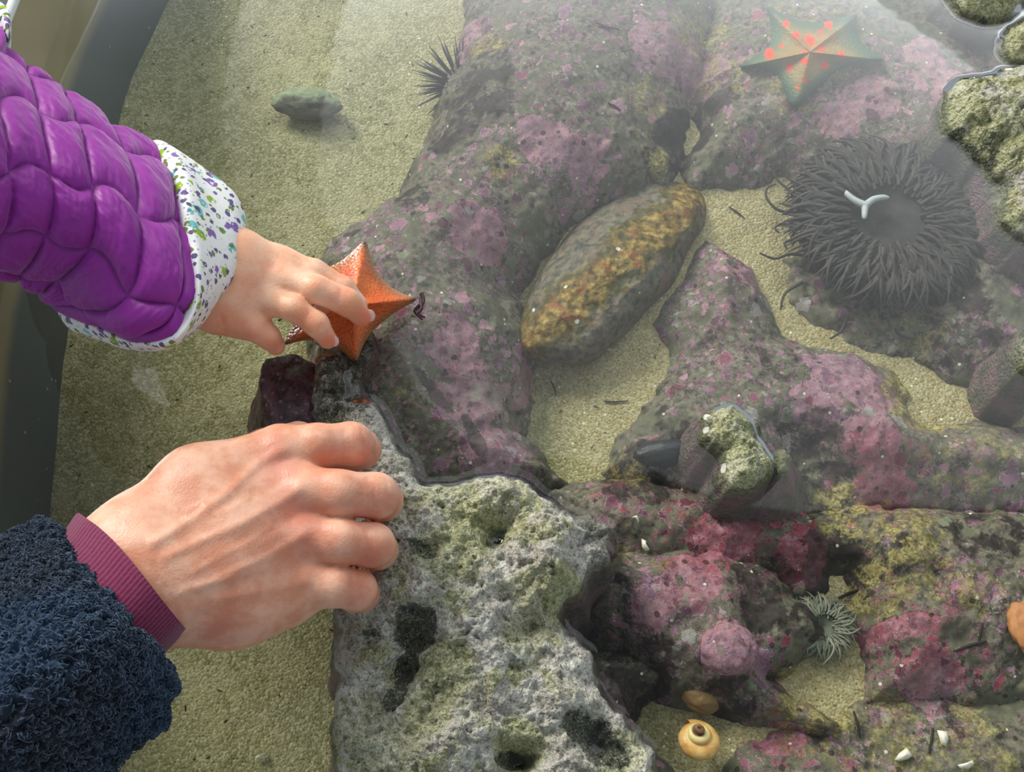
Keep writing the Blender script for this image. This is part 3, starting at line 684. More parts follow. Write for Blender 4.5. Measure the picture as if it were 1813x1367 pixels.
# ------------------------------------------------------------------ loft helper for sleeves and cuffs
def catmull(A, n, closed):
    A = np.asarray(A, float); k = len(A)
    t = np.linspace(0, k, n, endpoint=False) if closed else np.linspace(0, k - 1, n)
    i = np.floor(t).astype(int)
    if not closed: i = np.minimum(i, k - 2)
    u = (t - i).reshape((-1,) + (1,) * (A.ndim - 1))
    g = (lambda j: A[j % k]) if closed else (lambda j: A[np.clip(j, 0, k - 1)])
    p0, p1, p2, p3 = g(i-1), g(i), g(i+1), g(i+2)
    return 0.5 * ((2*p1) + (-p0+p2)*u + (2*p0-5*p1+4*p2-p3)*u*u + (-p0+3*p1-3*p2+p3)*u**3)
def halfloop(pts, ze, zm, zf, K=11, back=0.5, ze2=None, pw=0.8):
    pts = catmull(np.array(pts, float), 60, False)
    L = np.concatenate([[0], np.cumsum(np.linalg.norm(np.diff(pts, axis=0), axis=1))]); L /= L[-1]
    tq = (1 - np.cos(np.linspace(0, np.pi, K))) / 2 * 0.6 + np.linspace(0, 1, K) * 0.4
    near = np.stack([np.interp(tq, L, pts[:, c]) for c in (0, 1)], -1)
    ze2 = ze if ze2 is None else ze2
    zl = ze * (1 - tq) + ze2 * tq
    z = zl + (zm - (ze+ze2)/2) * np.sin(np.pi * tq) ** pw
    N = P(near[:, 0], near[:, 1], z)
    ch = near[0] * (1 - tq[:, None]) + near[-1] * tq[:, None]
    far = ch - (near - ch) * back
    zF = zl - ((ze+ze2)/2 - zf) * np.sin(np.pi * tq) ** 0.8
    F = P(far[:, 0], far[:, 1], zF)[1:-1][::-1]
    return np.concatenate([N, F])
def shrink(loop, f, shift=(0, 0, 0)):
    c = loop.mean(0); return c + (loop - c) * f + np.array(shift)
def loft(loops, nu, nv): return catmull(np.stack([catmull(l, nv, True) for l in loops]), nu, False)

# ------------------------------------------------------------------ child: hand, quilted sleeve, flowered cuff
child = empty('person', tuple(P(300, 430, 0.06)), 'child in a purple quilted jacket reaching in to touch the orange star', 'person')
def seg(p, pts, k=0.004):
    """chain of tapered limbs; pts = (px, py, z, radius px)"""
    Q = [(P(a, b, z), RM(r, z, b)) for a, b, z, r in pts]; d = None
    for (a, ra), (b, rb) in zip(Q[:-1], Q[1:]):
        e = cone(p, a, b, ra, rb); d = e if d is None else smin(d, e, k)
    return d
def child_sdf(p):
    fingers = [
        [(492,462,.044,26),(556,484,.043,24),(606,512,.037,22),(632,540,.030,19)],          # index
        [(496,494,.047,27),(560,513,.049,25),(614,535,.043,23.5),(640,560,.033,18)],        # middle
        [(470,528,.045,25),(520,546,.048,23),(560,574,.043,21.5),(580,601,.033,17)],        # ring
        [(425,566,.040,27),(452,580,.040,23),(474,596,.035,21),(488,612,.028,17)],          # little
    ]
    k = 0.0014
    d = None
    for fg in fingers:
        e = seg(p, fg, 0.003); d = e if d is None else smin(d, e, k)
    palm = seg(p, [(355,436,.052,44),(420,455,.050,44),(492,468,.044,30)], .01)
    palm = smin(palm, seg(p, [(340,470,.052,44),(410,480,.051,44),(496,498,.046,29)], .01), .012)
    palm = smin(palm, seg(p, [(330,500,.050,42),(400,512,.049,42),(472,530,.045,27)], .01), .012)
    palm = smin(palm, seg(p, [(320,520,.046,40),(385,545,.044,40),(428,566,.040,31)], .01), .012)
    d = smin(d, palm, 0.006)
    thumb = seg(p, [(430,478,.036,30),(500,492,.024,26),(552,520,.020,21),(580,545,.020,16)], .004)
    d = smin(d, thumb, .004)
    arm = seg(p, [(250,400,.060,66),(385,478,.050,62)], .01)
    return smin(d, arm, .012)
lo = P(230, 660, .0) - .03; hi = P(700, 380, .07) + .02
V, F, N = surface_nets(child_sdf, (lo[0], lo[1], 0.004), (hi[0], hi[1], 0.085), 0.00125)
x, y = project(V)
disp = -.0006 * dots(x, y, [(485,470,8,1),(450,508,9,1),(500,480,7,.6)]) - .0004 * gauss_line(x, y, [(390,560),(398,585),(394,598)], 4) - .0003 * gauss_line(x, y, [(378,552),(384,580)], 3)
disp += .00035 * dots(x, y, [(590,515,14,1),(536,548,12,1)]) + .0001 * fbm(V[:,0]*120, V[:,1]*120, V[:,2]*120, 3, 4)
disp -= .0003 * (gauss_line(x, y, [(604,512),(596,552)], 3) + gauss_line(x, y, [(548,552),(530,585)], 3))
V = V + N * disp[:, None]
red = dots(x, y, [(650,560,22,.9),(588,604,20,.9),(490,612,22,.6),(480,470,16,.4),(450,510,18,.3),(600,520,24,.35),(545,560,24,.35),(440,600,40,.4),(380,580,40,.4)])
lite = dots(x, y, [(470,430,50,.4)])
SKINC = m_skin('child_skin', srgb(238, 172, 132), srgb(226, 120, 88), srgb(250, 210, 180))
hand_c = link('body', V, F, SKINC, child, attrs=dict(red=red, lite=lite))
NAIL = plain('nail', srgb(236, 186, 174), 0.25, 0.05, bump=0.0)
def nail(px, py, z, r, tilt, ang, parent, asp=1.25):
    c = P(px, py, z); R = RM(r, z, py); n_ = 12; v = []; ca, sa = math.cos(ang), math.sin(ang)
    for i in range(6):
        ph = i / 5 * math.pi / 2
        for j in range(n_):
            t = j / n_ * 2 * math.pi; u = math.cos(t) * math.sin(ph) * R * asp; w = math.sin(t) * math.sin(ph) * R; q = math.cos(ph) * R * 0.35
            u2 = u * math.cos(tilt) + q * math.sin(tilt); q2 = -u * math.sin(tilt) + q * math.cos(tilt)
            v.append((c[0] + u2 * ca - w * sa, c[1] + u2 * sa + w * ca, c[2] + q2))
    return link('fingernail', np.array(v), gridfaces(6, n_, True), NAIL, parent)
nail(655, 559, .0335, 10, 1.0, -0.9, child); nail(591, 604, .034, 9.5, 1.0, -1.0, child)

loops = [halfloop([(-150,-60),(-120,120),(-110,280),(-130,400),(-150,470)], .130, .185, .085),
         halfloop([(-30,62),(20,170),(45,290),(30,400),(-20,482)], .105, .150, .058),
         halfloop([(100,148),(150,240),(180,350),(165,450),(62,512)], .090, .130, .045, ze2=.075),
         halfloop([(205,224),(262,300),(285,400),(278,500),(215,570),(92,534)], .075, .112, .034, ze2=.060),
         halfloop([(268,258),(305,320),(322,410),(336,480),(330,535),(305,580),(240,596),(112,548)], .068, .100, .030, ze2=.052),
         halfloop([(276,268),(312,330),(328,410),(342,480),(336,535),(308,586),(240,598),(118,556)], .066, .090, .030, ze2=.050)]
loops.append(shrink(loops[-1], 0.86, (0.0, 0, -0.002)))
G = loft(loops, 420, 520); Nn = normals_grid(G, True)
cl_ = G.mean(1); sl_ = np.concatenate([[0], np.cumsum(np.linalg.norm(np.diff(cl_, axis=0), axis=1))]); u = (sl_ / sl_[-1])[:, None]; v = np.linspace(0, 1, 520, endpoint=False)[None, :]
cen = G.mean(1, keepdims=True); sgn = np.sign(((G - cen) * Nn).sum(-1)).mean(); Nn = Nn * sgn
wu = u * 6.1 + 0.16 * vnoise(u*6 + 0*v, v*9 + 0*u, s=5) + 0.35 * np.sin(v * 2 * np.pi * 1.0)
wv = v * 9.0 + 0.12 * vnoise(u*7 + 0*v, v*8 + 0*u, s=6) + 1.5 * u + 0.10 * np.sin(u * 22)
du_ = np.abs(wu - np.round(wu)) * 2; dv_ = np.abs(wv - np.round(wv)) * 2   # 0 on seam
puff = (1 - (1 - du_) ** 3.2) * (1 - (1 - dv_) ** 3.2)
puff = puff ** 0.6
wr = fbm(u*16 + v*10, v*44 - u*8, oc=4, s=31)
seamwr = (1 - du_) * np.sin(v * 260 + 3 * vnoise(u*20+0*v, v*20+0*u, s=8)) + (1 - dv_) * np.sin(u * 240 + 3*vnoise(u*20+0*v, v*20+0*u, s=9))
fold = np.abs(fbm(u*7 + v*12 + 3, v*11 - u*9, oc=3, s=36))
d = 0.0056 * puff - 0.0026 + 0.0014 * wr + 0.00016 * seamwr * puff
d = d * sstep(1.0, 0.96, u)
G = G + Nn * d[..., None]
def m_nylon():
    n = NT('purple_nylon'); p = n.pos(); b = n.noise(p, 1500, 2); a = n.noise(p, 40, 3); seam = n.attr('seam')
    c = n.mix(a, srgb(138, 32, 142), srgb(152, 42, 156)); c = n.mix(n.math('MULTIPLY', seam, 0.5), c, srgb(98, 16, 104))
    return n.done(c, 0.45, n.bump(n.math('ADD', b, n.noise(p, 160, 4)), 0.12, 0.0008), 0.4, Sheen_Weight=0.35, Sheen_Roughness=0.4, Sheen_Tint=(1.0, 0.75, 1.0, 1))
NYL = m_nylon()
seam = np.exp(-(np.minimum(du_, dv_) / 0.05) ** 2)
Fg = gridfaces(420, 520, True)
sleeve = link('jacket_sleeve', G.reshape(-1, 3), Fg if sgn < 0 else Fg, NYL, child, attrs=dict(seam=(seam + 0*puff).ravel()))
# cuff turned back: flowered cotton
LC = [halfloop([(262,262),(300,320),(318,410),(334,480),(326,535),(300,580),(240,592),(122,552)], .066, .092, .032, ze2=.048),
      halfloop([(270,250),(310,300),(324,400),(342,478),(342,540),(312,590),(245,606),(105,548)], .069, .099, .030, ze2=.050),
      halfloop([(292,252),(330,300),(344,400),(358,480),(350,545),(318,600),(248,614),(104,556)], .070, .098, .028, ze2=.050),
      halfloop([(352,290),(372,340),(378,410),(380,480),(358,550),(324,606),(245,620),(112,570)], .066, .086, .028, ze2=.048),
      halfloop([(408,334),(416,370),(412,430),(400,490),(362,556),(330,604),(240,622),(125,582)], .060, .076, .030, ze2=.046),
      halfloop([(430,372),(434,400),(428,440),(410,500),(366,556),(332,598),(238,618),(132,584)], .054, .068, .030, ze2=.044),
      halfloop([(426,384),(428,406),(422,444),(402,500),(356,552),(322,590),(236,606),(140,578)], .050, .062, .032, ze2=.042)]
LC.append(shrink(LC[-1], 0.90, (-0.004, 0.002, 0)))
G = loft(LC, 120, 300); Nn = normals_grid(G, True); cen = G.mean(1, keepdims=True); Nn *= np.sign(((G - cen) * Nn).sum(-1)).mean()
uu = np.linspace(0, 1, 120)[:, None]; vv = np.linspace(0, 1, 300, endpoint=False)[None, :]
G = G + Nn * (0.0010 * fbm(uu*5 + 0*vv, vv*26 + 0*uu, oc=3, s=12))[..., None]
def m_flower():
    n = NT('flowered_cotton'); p = n.pos()
    q = n.vmath('ADD', p, n.vmath('SCALE', n.vmath('SUBTRACT', n.noise(p, 300, 3, col=True), (.5, .5, .5)), scale=0.003))
    c = n.mix(n.noise(p, 200, 2), srgb(236, 236, 232), srgb(246, 246, 244))
    for S, thr, off, stops in ((120, .42, 0, [(0, srgb(150, 190, 60)), (.22, srgb(140, 110, 176)), (.45, srgb(120, 196, 196)), (.62, srgb(236, 236, 234))]),
                               (230, .42, 3, [(0, srgb(110, 96, 140)), (.22, srgb(120, 140, 80)), (.42, srgb(238, 238, 236)), (.9, srgb(90, 96, 104))]),
                               (420, .26, 9, [(0, srgb(238, 238, 238)), (.66, srgb(150, 180, 80)), (.8, srgb(160, 130, 190))])):
        v = n.vor(n.vmath('ADD', q, (off, off, 0.0)), S); col = n.ramp(n.sep(v['Color'])[0], stops, 'CONSTANT')
        c = n.mix(n.step(v['Distance'], thr + .03, thr - .03), c, col)
    w = n.noise(p, 1800, 2)
    return n.done(c, 0.85, n.bump(w, 0.3, 0.0005), 0.15)
FLW = m_flower()
cuff = link('cuff', G.reshape(-1, 3), gridfaces(120, 300, True), FLW, sleeve); cuff.matrix_parent_inverse = sleeve.matrix_parent_inverse.Identity(4)
# the other sleeve of the same child, outside the tank wall at the top left
l2 = [halfloop([(-70,60),(-40,70),(-10,110),(-20,170)], .10, .12, .07), halfloop([(-40,40),(-15,50),(8,80),(6,130)], .09, .11, .06), halfloop([(-30,30),(-8,40),(10,62),(9,110)], .085, .105, .055)]
G = loft(l2, 60, 90); Nn = normals_grid(G, True)
G = G + Nn * (0.0008 * fbm(np.linspace(0,4,60)[:,None] + np.zeros((1,90)), np.linspace(0,14,90)[None]+np.zeros((60,1)), oc=3, s=3))[..., None]
sl2 = link('jacket_sleeve', G.reshape(-1, 3), gridfaces(60, 90, True), NYL, child, attrs=dict(seam=np.zeros(60*90)))
l3 = [halfloop([(-30,32),(-8,42),(9,66),(9,108)], .085, .103, .055), halfloop([(-34,14),(-10,18),(14,44),(15,100)], .084, .106, .055), halfloop([(-30,0),(-4,2),(18,24),(20,76)], .080, .10, .055), halfloop([(-26,0),(-4,5),(14,24),(14,66)], .078, .096, .055)]
l3.append(shrink(l3[-1], .85)); G = loft(l3, 40, 90)
cf2 = link('cuff', G.reshape(-1, 3), gridfaces(40, 90, True), FLW, sl2); cf2.matrix_parent_inverse = cuff.matrix_parent_inverse

# ------------------------------------------------------------------ adult: hand, knit cuff, fleece sleeve
adult = empty('person', tuple(P(240, 1020, 0.08)), 'adult in a dark curly fleece resting a bare hand on the pale limestone', 'person')
def adult_sdf(p):
    fingers = [
        [(498,801,.072,47),(560,790,.073,39),(622,786,.064,37.5),(640,796,.046,33),(628,806,.030,28)],
        [(528,868,.075,46),(600,874,.077,41),(665,878,.067,40),(677,886,.048,35),(664,896,.032,29)],
        [(540,948,.070,45),(600,958,.072,39),(660,965,.063,38),(670,974,.046,33),(656,984,.032,28)],
        [(545,1030,.062,44),(590,1036,.063,38),(630,1043,.055,36),(640,1052,.041,30),(628,1060,.030,26)],
    ]
    d = None
    for fg in fingers:
        e = seg(p, fg, 0.003); d = e if d is None else smin(d, e, 0.0009)
    palm = seg(p, [(207,973,.082,57),(250,944,.082,66),(350,862,.077,66),(495,803,.071,49)], .012)
    palm = smin(palm, seg(p, [(222,995,.086,66),(262,985,.085,66),(390,925,.080,60),(526,870,.073,48)], .012), .014)
    palm = smin(palm, seg(p, [(240,1036,.084,66),(290,1025,.083,66),(420,985,.078,60),(538,948,.069,47)], .012), .014)
    palm = smin(palm, seg(p, [(264,1068,.080,60),(320,1062,.077,64),(430,1062,.068,60),(535,1036,.061,48)], .012), .014)
    palm = smin(palm, seg(p, [(310,1062,.066,62),(400,1075,.060,58),(500,1058,.056,48)], .012), .014)
    palm = smin(palm, seg(p, [(330,900,.062,60),(430,840,.055,48)], .012), .014)
    d = smin(d, palm, 0.0042)
    thumb = seg(p, [(380,860,.054,46),(470,800,.042,38),(528,783,.036,33),(580,800,.030,28),(610,815,.026,22)], .005)
    d = smin(d, thumb, .003)
    arm = smin(seg(p, [(84,1048,.083,54),(207,973,.082,56)], .01), seg(p, [(150,1145,.082,58),(266,1070,.080,60)], .01), .02)
    arm = smin(arm, seg(p, [(105,1105,.084,66),(232,1020,.084,66)], .01), .02)
    return smin(d, arm, .012)
lo = P(60, 1200, .06); hi = P(740, 700, .1)
V, F, N = surface_nets(adult_sdf, (lo[0] - .02, lo[1] - .02, 0.014), (hi[0] + .01, hi[1] + .02, 0.125), 0.0015)
x, y = project(V); top = np.clip(N[:, 2], 0, 1)
ten = lambda pts, w: gauss_line(x, y, pts, w)
disp = .0011 * ten([(500,800),(461,818),(410,866),(350,915),(270,962)], 9) + .0009 * ten([(530,868),(495,890),(420,930),(295,986)], 8) + .0008 * ten([(538,948),(470,988),(395,1022),(320,1050)], 8) + .0006 * ten([(540,1030),(470,1045),(380,1062)], 8)
disp += .0005 * ten([(330,905),(360,890),(375,912),(410,900),(440,880)], 4.5) + .0005 * ten([(470,1005),(430,1020),(350,1040)], 4.5) + .0004 * ten([(340,1015),(390,985),(440,960),(480,930)], 4)
disp -= .0006 * ten([(535,835),(470,865),(380,905)], 12) + .0006 * ten([(550,905),(500,925),(420,960)], 12) + .0005 * ten([(555,990),(490,1008),(430,1025)], 12)
disp += .0014 * dots(x, y, [(500,790,26,1),(532,862,26,1),(536,944,24,.8),(540,1020,22,.7)])
disp += .0003 * dots(x, y, [(618,778,20,1),(662,866,20,1),(658,955,18,1),(630,1036,18,.8)])
for cx, cy in ((606,786),(614,786),(650,876),(658,877),(648,964),(655,965),(620,1042),(641,790),(684,884)): disp -= .0005 * ten([(cx, cy-32), (cx+5, cy), (cx, cy+32)], 2.2)
disp -= .0008 * ten([(332,1112),(350,1094),(362,1088)], 6) + .0004 * ten([(270,1000),(300,1050),(318,1100)], 3)
disp = disp * sstep(0.0, 0.35, N[:, 2]) + .00012 * fbm(V[:,0]*150, V[:,1]*150, V[:,2]*150, 3, 8)
V = V + N * disp[:, None]
red = dots(x, y, [(495,820,40,.6),(650,805,34,.5),(650,905,40,.5),(530,900,55,.55),(650,985,36,.5),(540,960,50,.5),(640,1050,34,.45),(690,890,24,.5),(560,860,36,.3),(600,810,40,.4),(440,1000,90,.25),(400,1110,70,.35)])
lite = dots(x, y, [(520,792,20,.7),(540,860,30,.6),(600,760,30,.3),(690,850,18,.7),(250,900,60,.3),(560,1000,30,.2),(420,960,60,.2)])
SKINA = m_skin('adult_skin', srgb(218, 150, 116), srgb(200, 96, 78), srgb(242, 194, 164))
link('body', V, F, SKINA, adult, attrs=dict(red=red, lite=lite))

K1 = halfloop([(134,911),(176,942),(218,986),(258,1036),(292,1080),(326,1121)], .082, .118, .052, pw=.45)
K0 = halfloop([(116,936),(152,978),(192,1030),(228,1082),(262,1130),(290,1158)], .083, .120, .052, pw=.45)
Km = halfloop([(90,960),(124,1005),(160,1060),(195,1110),(228,1158),(255,1190)], .084, .120, .052, pw=.45)
Kin = shrink(K1, 0.94, (-.001, 0, -.0005)); Kb = shrink(K0, 0.90)
G = loft([Km, K0, K1, shrink(K1, .975, (.0012, .0008, 0)), Kin, Kb], 120, 720); Nn = normals_grid(G, True); cen = G.mean(1, keepdims=True); Nn *= np.sign(((G - cen) * Nn).sum(-1)).mean()
vv = np.linspace(0, 1, 720, endpoint=False)[None, :]; uu = np.linspace(0, 1, 120)[:, None]
G = G + Nn * (0.0006 * np.sin(vv * 2 * np.pi * 90) + 0.0001 * np.sin(uu * 260))[..., None]
def m_knit():
    n = NT('maroon_knit'); p = n.pos(); a = n.noise(p, 700, 3)
    c = n.mix(n.step(n.attr('rib'), 0.2, 0.8), srgb(78, 20, 48), srgb(128, 46, 82)); c = n.mix(n.math('MULTIPLY', a, 0.4), c, srgb(160, 80, 110))
    return n.done(c, 0.9, n.bump(a, 0.5, 0.0006), 0.1, Sheen_Weight=0.3)
rib = np.broadcast_to(0.5 + 0.5 * np.sin(vv * 2 * np.pi * 90), (120, 720)).ravel()
link('knit_cuff', G.reshape(-1, 3), gridfaces(120, 720, True), m_knit(), adult, attrs=dict(rib=rib))

FL = [halfloop([(-260,1040),(-220,1120),(-170,1220),(-110,1340),(-60,1440),(-10,1560)], .105, .165, .05),
      halfloop([(-110,990),(-60,1060),(-10,1140),(40,1230),(90,1330),(140,1430)], .100, .158, .048),
      halfloop([(8,952),(50,1010),(100,1080),(150,1160),(190,1230),(232,1322)], .092, .145, .044),
      halfloop([(64,924),(100,966),(142,1030),(190,1095),(238,1160),(284,1284)], .088, .132, .042),
      halfloop([(84,932),(110,962),(150,1018),(194,1072),(235,1120),(277,1168),(296,1194),(303,1218),(288,1266)], .086, .124, .042),
      ]
FL.append(shrink(FL[-1], 0.93, (.001, .001, 0))); FL.append(shrink(FL[-1], 0.84, (-.003, -.002, 0)))
G = loft(FL, 420, 620); Nn = normals_grid(G, True); cen = G.mean(1, keepdims=True); Nn *= np.sign(((G - cen) * Nn).sum(-1)).mean()
X_, Y_, Z_ = G[..., 0], G[..., 1], G[..., 2]
bl = fbm(X_*90, Y_*90, Z_*90, 3, 3); b2 = np.abs(fbm(X_*260, Y_*260, Z_*260, 3, 5)); b3 = fbm(X_*420, Y_*420, Z_*420, 2, 15)
b2 = np.abs(fbm(X_*170, Y_*170, Z_*170, 3, 5)); fd = 0.0022 * bl + 0.0110 * (0.28 - b2) + 0.0012 * b3
G = G + Nn * fd[..., None]
def m_fleece():
    n = NT('navy_fleece'); p = n.pos(); a = n.noise(p, 26, 3); b = n.noise(p, 330, 4, 0.6); r = n.attr('rnd')
    c = n.mix(n.step(a, 0.4, 0.62), srgb(34, 38, 44), srgb(40, 62, 86)); c = n.mix(n.math('MULTIPLY', b, 0.6), c, srgb(22, 26, 32))
    c = n.mix(n.math('MULTIPLY', r, 0.5), c, srgb(84, 104, 126))
    return n.done(c, 0.9, n.bump(b, 0.5, 0.001), 0.1, Sheen_Weight=0.35, Sheen_Tint=(0.6, 0.75, 1.0, 1))
FLE = m_fleece()
fb = MB(); fb.add(G.reshape(-1, 3), gridfaces(420, 620, True), 0.0)
# curls of the pile
nc = 16000
iu = rng.integers(40, 350, nc); iv = rng.integers(0, 620, nc)
B = G[iu, iv]; Nb = Nn[iu, iv]; px_, py_ = project(B); okm = (Nb[:, 2] > -0.35) & (px_ > -60) & (py_ < 1440)
B, Nb = B[okm], Nb[okm]; m_ = len(B)
T = np.cross(Nb, rng.normal(size=(m_, 3))); T /= np.linalg.norm(T, axis=1, keepdims=True); Bn = np.cross(Nb, T)
R_ = rng.uniform(.0008, .0017, m_)[:, None]; turns = rng.uniform(1.4, 3.0, m_)[:, None] * np.pi; segn = 9; rad_ = rng.uniform(.00025, .00050, m_)[:, None]
pts = []
for s_ in range(segn):
    t = s_ / (segn - 1); a_ = t * turns
    pts.append(B - Nb * .0004 + T * (R_ * np.sin(a_) + .001 * t) + Nb * (R_ * (1 - np.cos(a_)) + .0008 * t) + Bn * (.0010 * t))
pts = np.stack(pts, 1)
tg = np.gradient(pts, axis=1); tg /= np.linalg.norm(tg, axis=2, keepdims=True) + 1e-12
sa = np.cross(tg, Bn[:, None] + 0.3 * Nb[:, None]); sa /= np.linalg.norm(sa, axis=2, keepdims=True) + 1e-12; sb = np.cross(tg, sa)
tap = np.linspace(1, 0.35, segn)[None, :, None] * rad_[:, :, None]
rings_ = np.stack([pts + tap * (math.cos(q) * sa + math.sin(q) * sb) for q in (0, 2.094, 4.189)], 2)   # m, seg, 3, 3
Vc = rings_.reshape(-1, 3); f0 = gridfaces(segn, 3, True); Fc = (f0[None] + (np.arange(m_) * segn * 3)[:, None, None]).reshape(-1, 4)
fb.v.append(Vc); fb.f.append(Fc + fb.n); fb.a.append(np.repeat(rng.uniform(0, 1, m_), segn * 3)); fb.n += len(Vc)
fb.build('fleece_sleeve', FLE, adult)

# ------------------------------------------------------------------ sea urchin
BLACK = plain('urchin_black', srgb(34, 34, 38), 0.5, 0.4, 400)
uc = P(815, 150, -0.064)
urch = empty('sea_urchin', tuple(uc), 'black spiny sea urchin tucked under the left edge of the long pink boulder', 'sea urchin')
th, ph = np.meshgrid(np.linspace(0.02, np.pi-.02, 20), np.linspace(0, 2*np.pi, 32, endpoint=False), indexing='ij')
S = np.stack([np.sin(th)*np.cos(ph), np.sin(th)*np.sin(ph), 0.7*np.cos(th)], -1) * 0.014 + uc
link('body', S.reshape(-1, 3), gridfaces(20, 32, True), BLACK, urch)
mb = MB()
for i in range(170):
    zz = 1 - 2 * (i + .5) / 170; a = i * 2.399963; d_ = np.array([math.sqrt(1-zz*zz)*math.cos(a), math.sqrt(1-zz*zz)*math.sin(a), zz]) + rng.normal(0, .12, 3)
    d_[2] *= .75; d_ /= np.linalg.norm(d_)
    if d_[2] < -0.55: continue
    L = rng.uniform(.018, .028); a0 = uc + d_ * .011; pts = [a0, a0 + d_ * L * .5, a0 + d_ * L]
    v_, f_ = tube(pts, np.array([.0008, .0006, .0001]), 5); mb.add(v_, f_, rng.random())
tag(mb.build('spines', BLACK, urch))

# ------------------------------------------------------------------ pebble-like lumps
def lump(name, px, py, z, rx, ry, rz, ang, mat, label, cat, amp=.12, freq=90, seed=0, parent=None, group=None, n1=40, n2=60, attrs=None, sink=0.0):
    c = P(px, py, z); R1 = RM(rx, z, py); R2 = RM(ry, z, py)
    th, ph = np.meshgrid(np.linspace(0.01, np.pi-.01, n1), np.linspace(0, 2*np.pi, n2, endpoint=False), indexing='ij')
    S = np.stack([np.sin(th)*np.cos(ph), np.sin(th)*np.sin(ph), np.cos(th)], -1)
    S = S * (1 + amp * fbm(S[...,0]*2+seed, S[...,1]*2, S[...,2]*2, 5, seed) * 2)[..., None]
    S = S * np.array([R1, R2, rz]); a = math.radians(ang)
    Q = S.copy(); Q[..., 0] = S[..., 0]*math.cos(a) - S[..., 1]*math.sin(a); Q[..., 1] = S[..., 0]*math.sin(a) + S[..., 1]*math.cos(a)
    at = {k: (np.full(n1*n2, float(v))) for k, v in (attrs or {}).items()}
    o = link(name, (Q + c).reshape(-1, 3), gridfaces(n1, n2, True), mat, parent, attrs=at)
    if label: tag(o, label, cat, group)
    return o
def m_pebble():
    n = NT('algae_pebble'); p = n.pos(); a = n.noise(p, 90, 4, .6); y_ = n.attr('rnd2'); nrm = n.sep(n.n('ShaderNodeNewGeometry').outputs['Normal'])
    c = n.mix(n.step(a, .35, .65), srgb(92, 92, 78), srgb(120, 120, 100)); b = n.noise(p, 220, 4, .7)
    yy = n.sep(p)[1]
    m = n.step(n.math('ADD', yy, n.math('MULTIPLY', n.math('SUBTRACT', a, .5), .02)), float(P(540, 186, -.07)[1]), float(P(540, 176, -.07)[1]))
    c = n.mix(m, c, n.mix(b, srgb(74, 104, 66), srgb(178, 186, 148)))
    return n.done(c, .7, n.bump(b, .7, .0015))
lump('pebble', 543, 184, -.074, 58, 30, .010, -6, m_pebble(), 'green-topped grey stone alone on the open sand left of the urchin', 'stone', .10, seed=3)
DKP = plain('dark_stone', srgb(40, 42, 44), .45, .3, 120)
lump('pebble', 1178, 802, float(on(1178,802)[2]) + .004, 58, 24, .008, 5, DKP, 'smooth black oval stone left of the small green-topped pinnacle', 'stone', .05, seed=5)
bp = plain('black_grain', srgb(24, 14, 22), .4, .2)
lump('pebble', 1741, 73, float(on(1741,73)[2]) + .003, 9, 11, .003, 20, bp, 'tiny black stone underwater near the top right corner, upper of a pair', 'stone', .08, seed=6, n1=16, n2=20)
lump('pebble', 1748, 126, float(on(1748,126)[2]) + .003, 13, 9, .003, 20, bp, 'tiny black stone underwater against the mossy rock at the right edge, lower of a pair', 'stone', .08, seed=7, n1=16, n2=20)
BRP = plain('brown_stone', srgb(140, 112, 70), .6, .25, 150)
lump('pebble', 1242, 1236, -.052, 36, 26, .008, -20, BRP, 'round tan stone in the dark hollow above the snail shell', 'stone', .07, seed=8)
lump('pebble', 1290, 1150, float(on(1285,1150)[2]) - .002, 52, 46, .010, 0, CORAL, 'round pink-crusted cobble on the mauve rock right of the dry limestone', 'stone', .08, seed=9, attrs=dict(pink=.9, solid=.9, dark=0, yel=0, red=.1))
ORG = plain('orange_skin', srgb(190, 128, 76), .6, .25, 200)
lump('sea_star', 1822, 1112, float(on(1806,1112)[2]) + .003, 34, 52, .006, 10, ORG, 'blurred orange sea star mostly cut off at the right edge', 'sea star', .12, seed=10)

# ------------------------------------------------------------------ abalone
def m_aba():
    n = NT('abalone_shell'); p = n.pos(); s_ = n.attr('side'); a = n.noise(p, 50, 5, .65); b = n.noise(p, 190, 4, .65); v = n.vor(p, 150)
    edge = n.math('ADD', s_, n.math('MULTIPLY', n.math('SUBTRACT', a, .5), 1.3))
    mot = n.ramp(b, [(.3, srgb(50, 42, 22)), (.44, srgb(106, 86, 40)), (.56, srgb(150, 124, 58)), (.72, srgb(196, 172, 104))])
    mot = n.mix(n.step(n.noise(p, 110, 3), .55, .68), mot, srgb(140, 88, 44))
    gr = n.mix(n.step(b, .35, .65), srgb(66, 70, 60), srgb(126, 118, 98)); gr = n.mix(n.step(n.noise(p, 70, 5, .7), .52, .62), gr, srgb(120, 100, 84))  # grey margins: reflected haze beside the clear strip, put into the shell colour
    c = n.mix(n.step(edge, .30, .50), mot, gr)
    gm = n.math('MULTIPLY', n.step(edge, .16, .30), n.step(edge, .46, .34)); c = n.mix(n.math('MULTIPLY', gm, .7), c, srgb(58, 66, 36))
    g = n.math('MULTIPLY', n.math('GREATER_THAN', n.sep(v['Color'])[0], .93), n.math('LESS_THAN', v['Distance'], .22)); c = n.mix(g, c, srgb(210, 216, 208))
    return n.done(c, .6, n.bump(n.math('ADD', b, v['Distance']), .8, .0018), .35)
ol = [(1103,338),(1160,322),(1215,322),(1248,345),(1250,395),(1222,440),(1195,500),(1150,548),(1095,605),(1035,645),(975,642),(925,628),(912,598),(926,550),(950,495),(985,440),(1035,385),(1072,358)]
O = catmull(np.array(ol, float), 120, True); cc = np.array([1085, 490.])
ax_ = np.array([320, -290.]) / np.hypot(320, 290); G = []; side = []
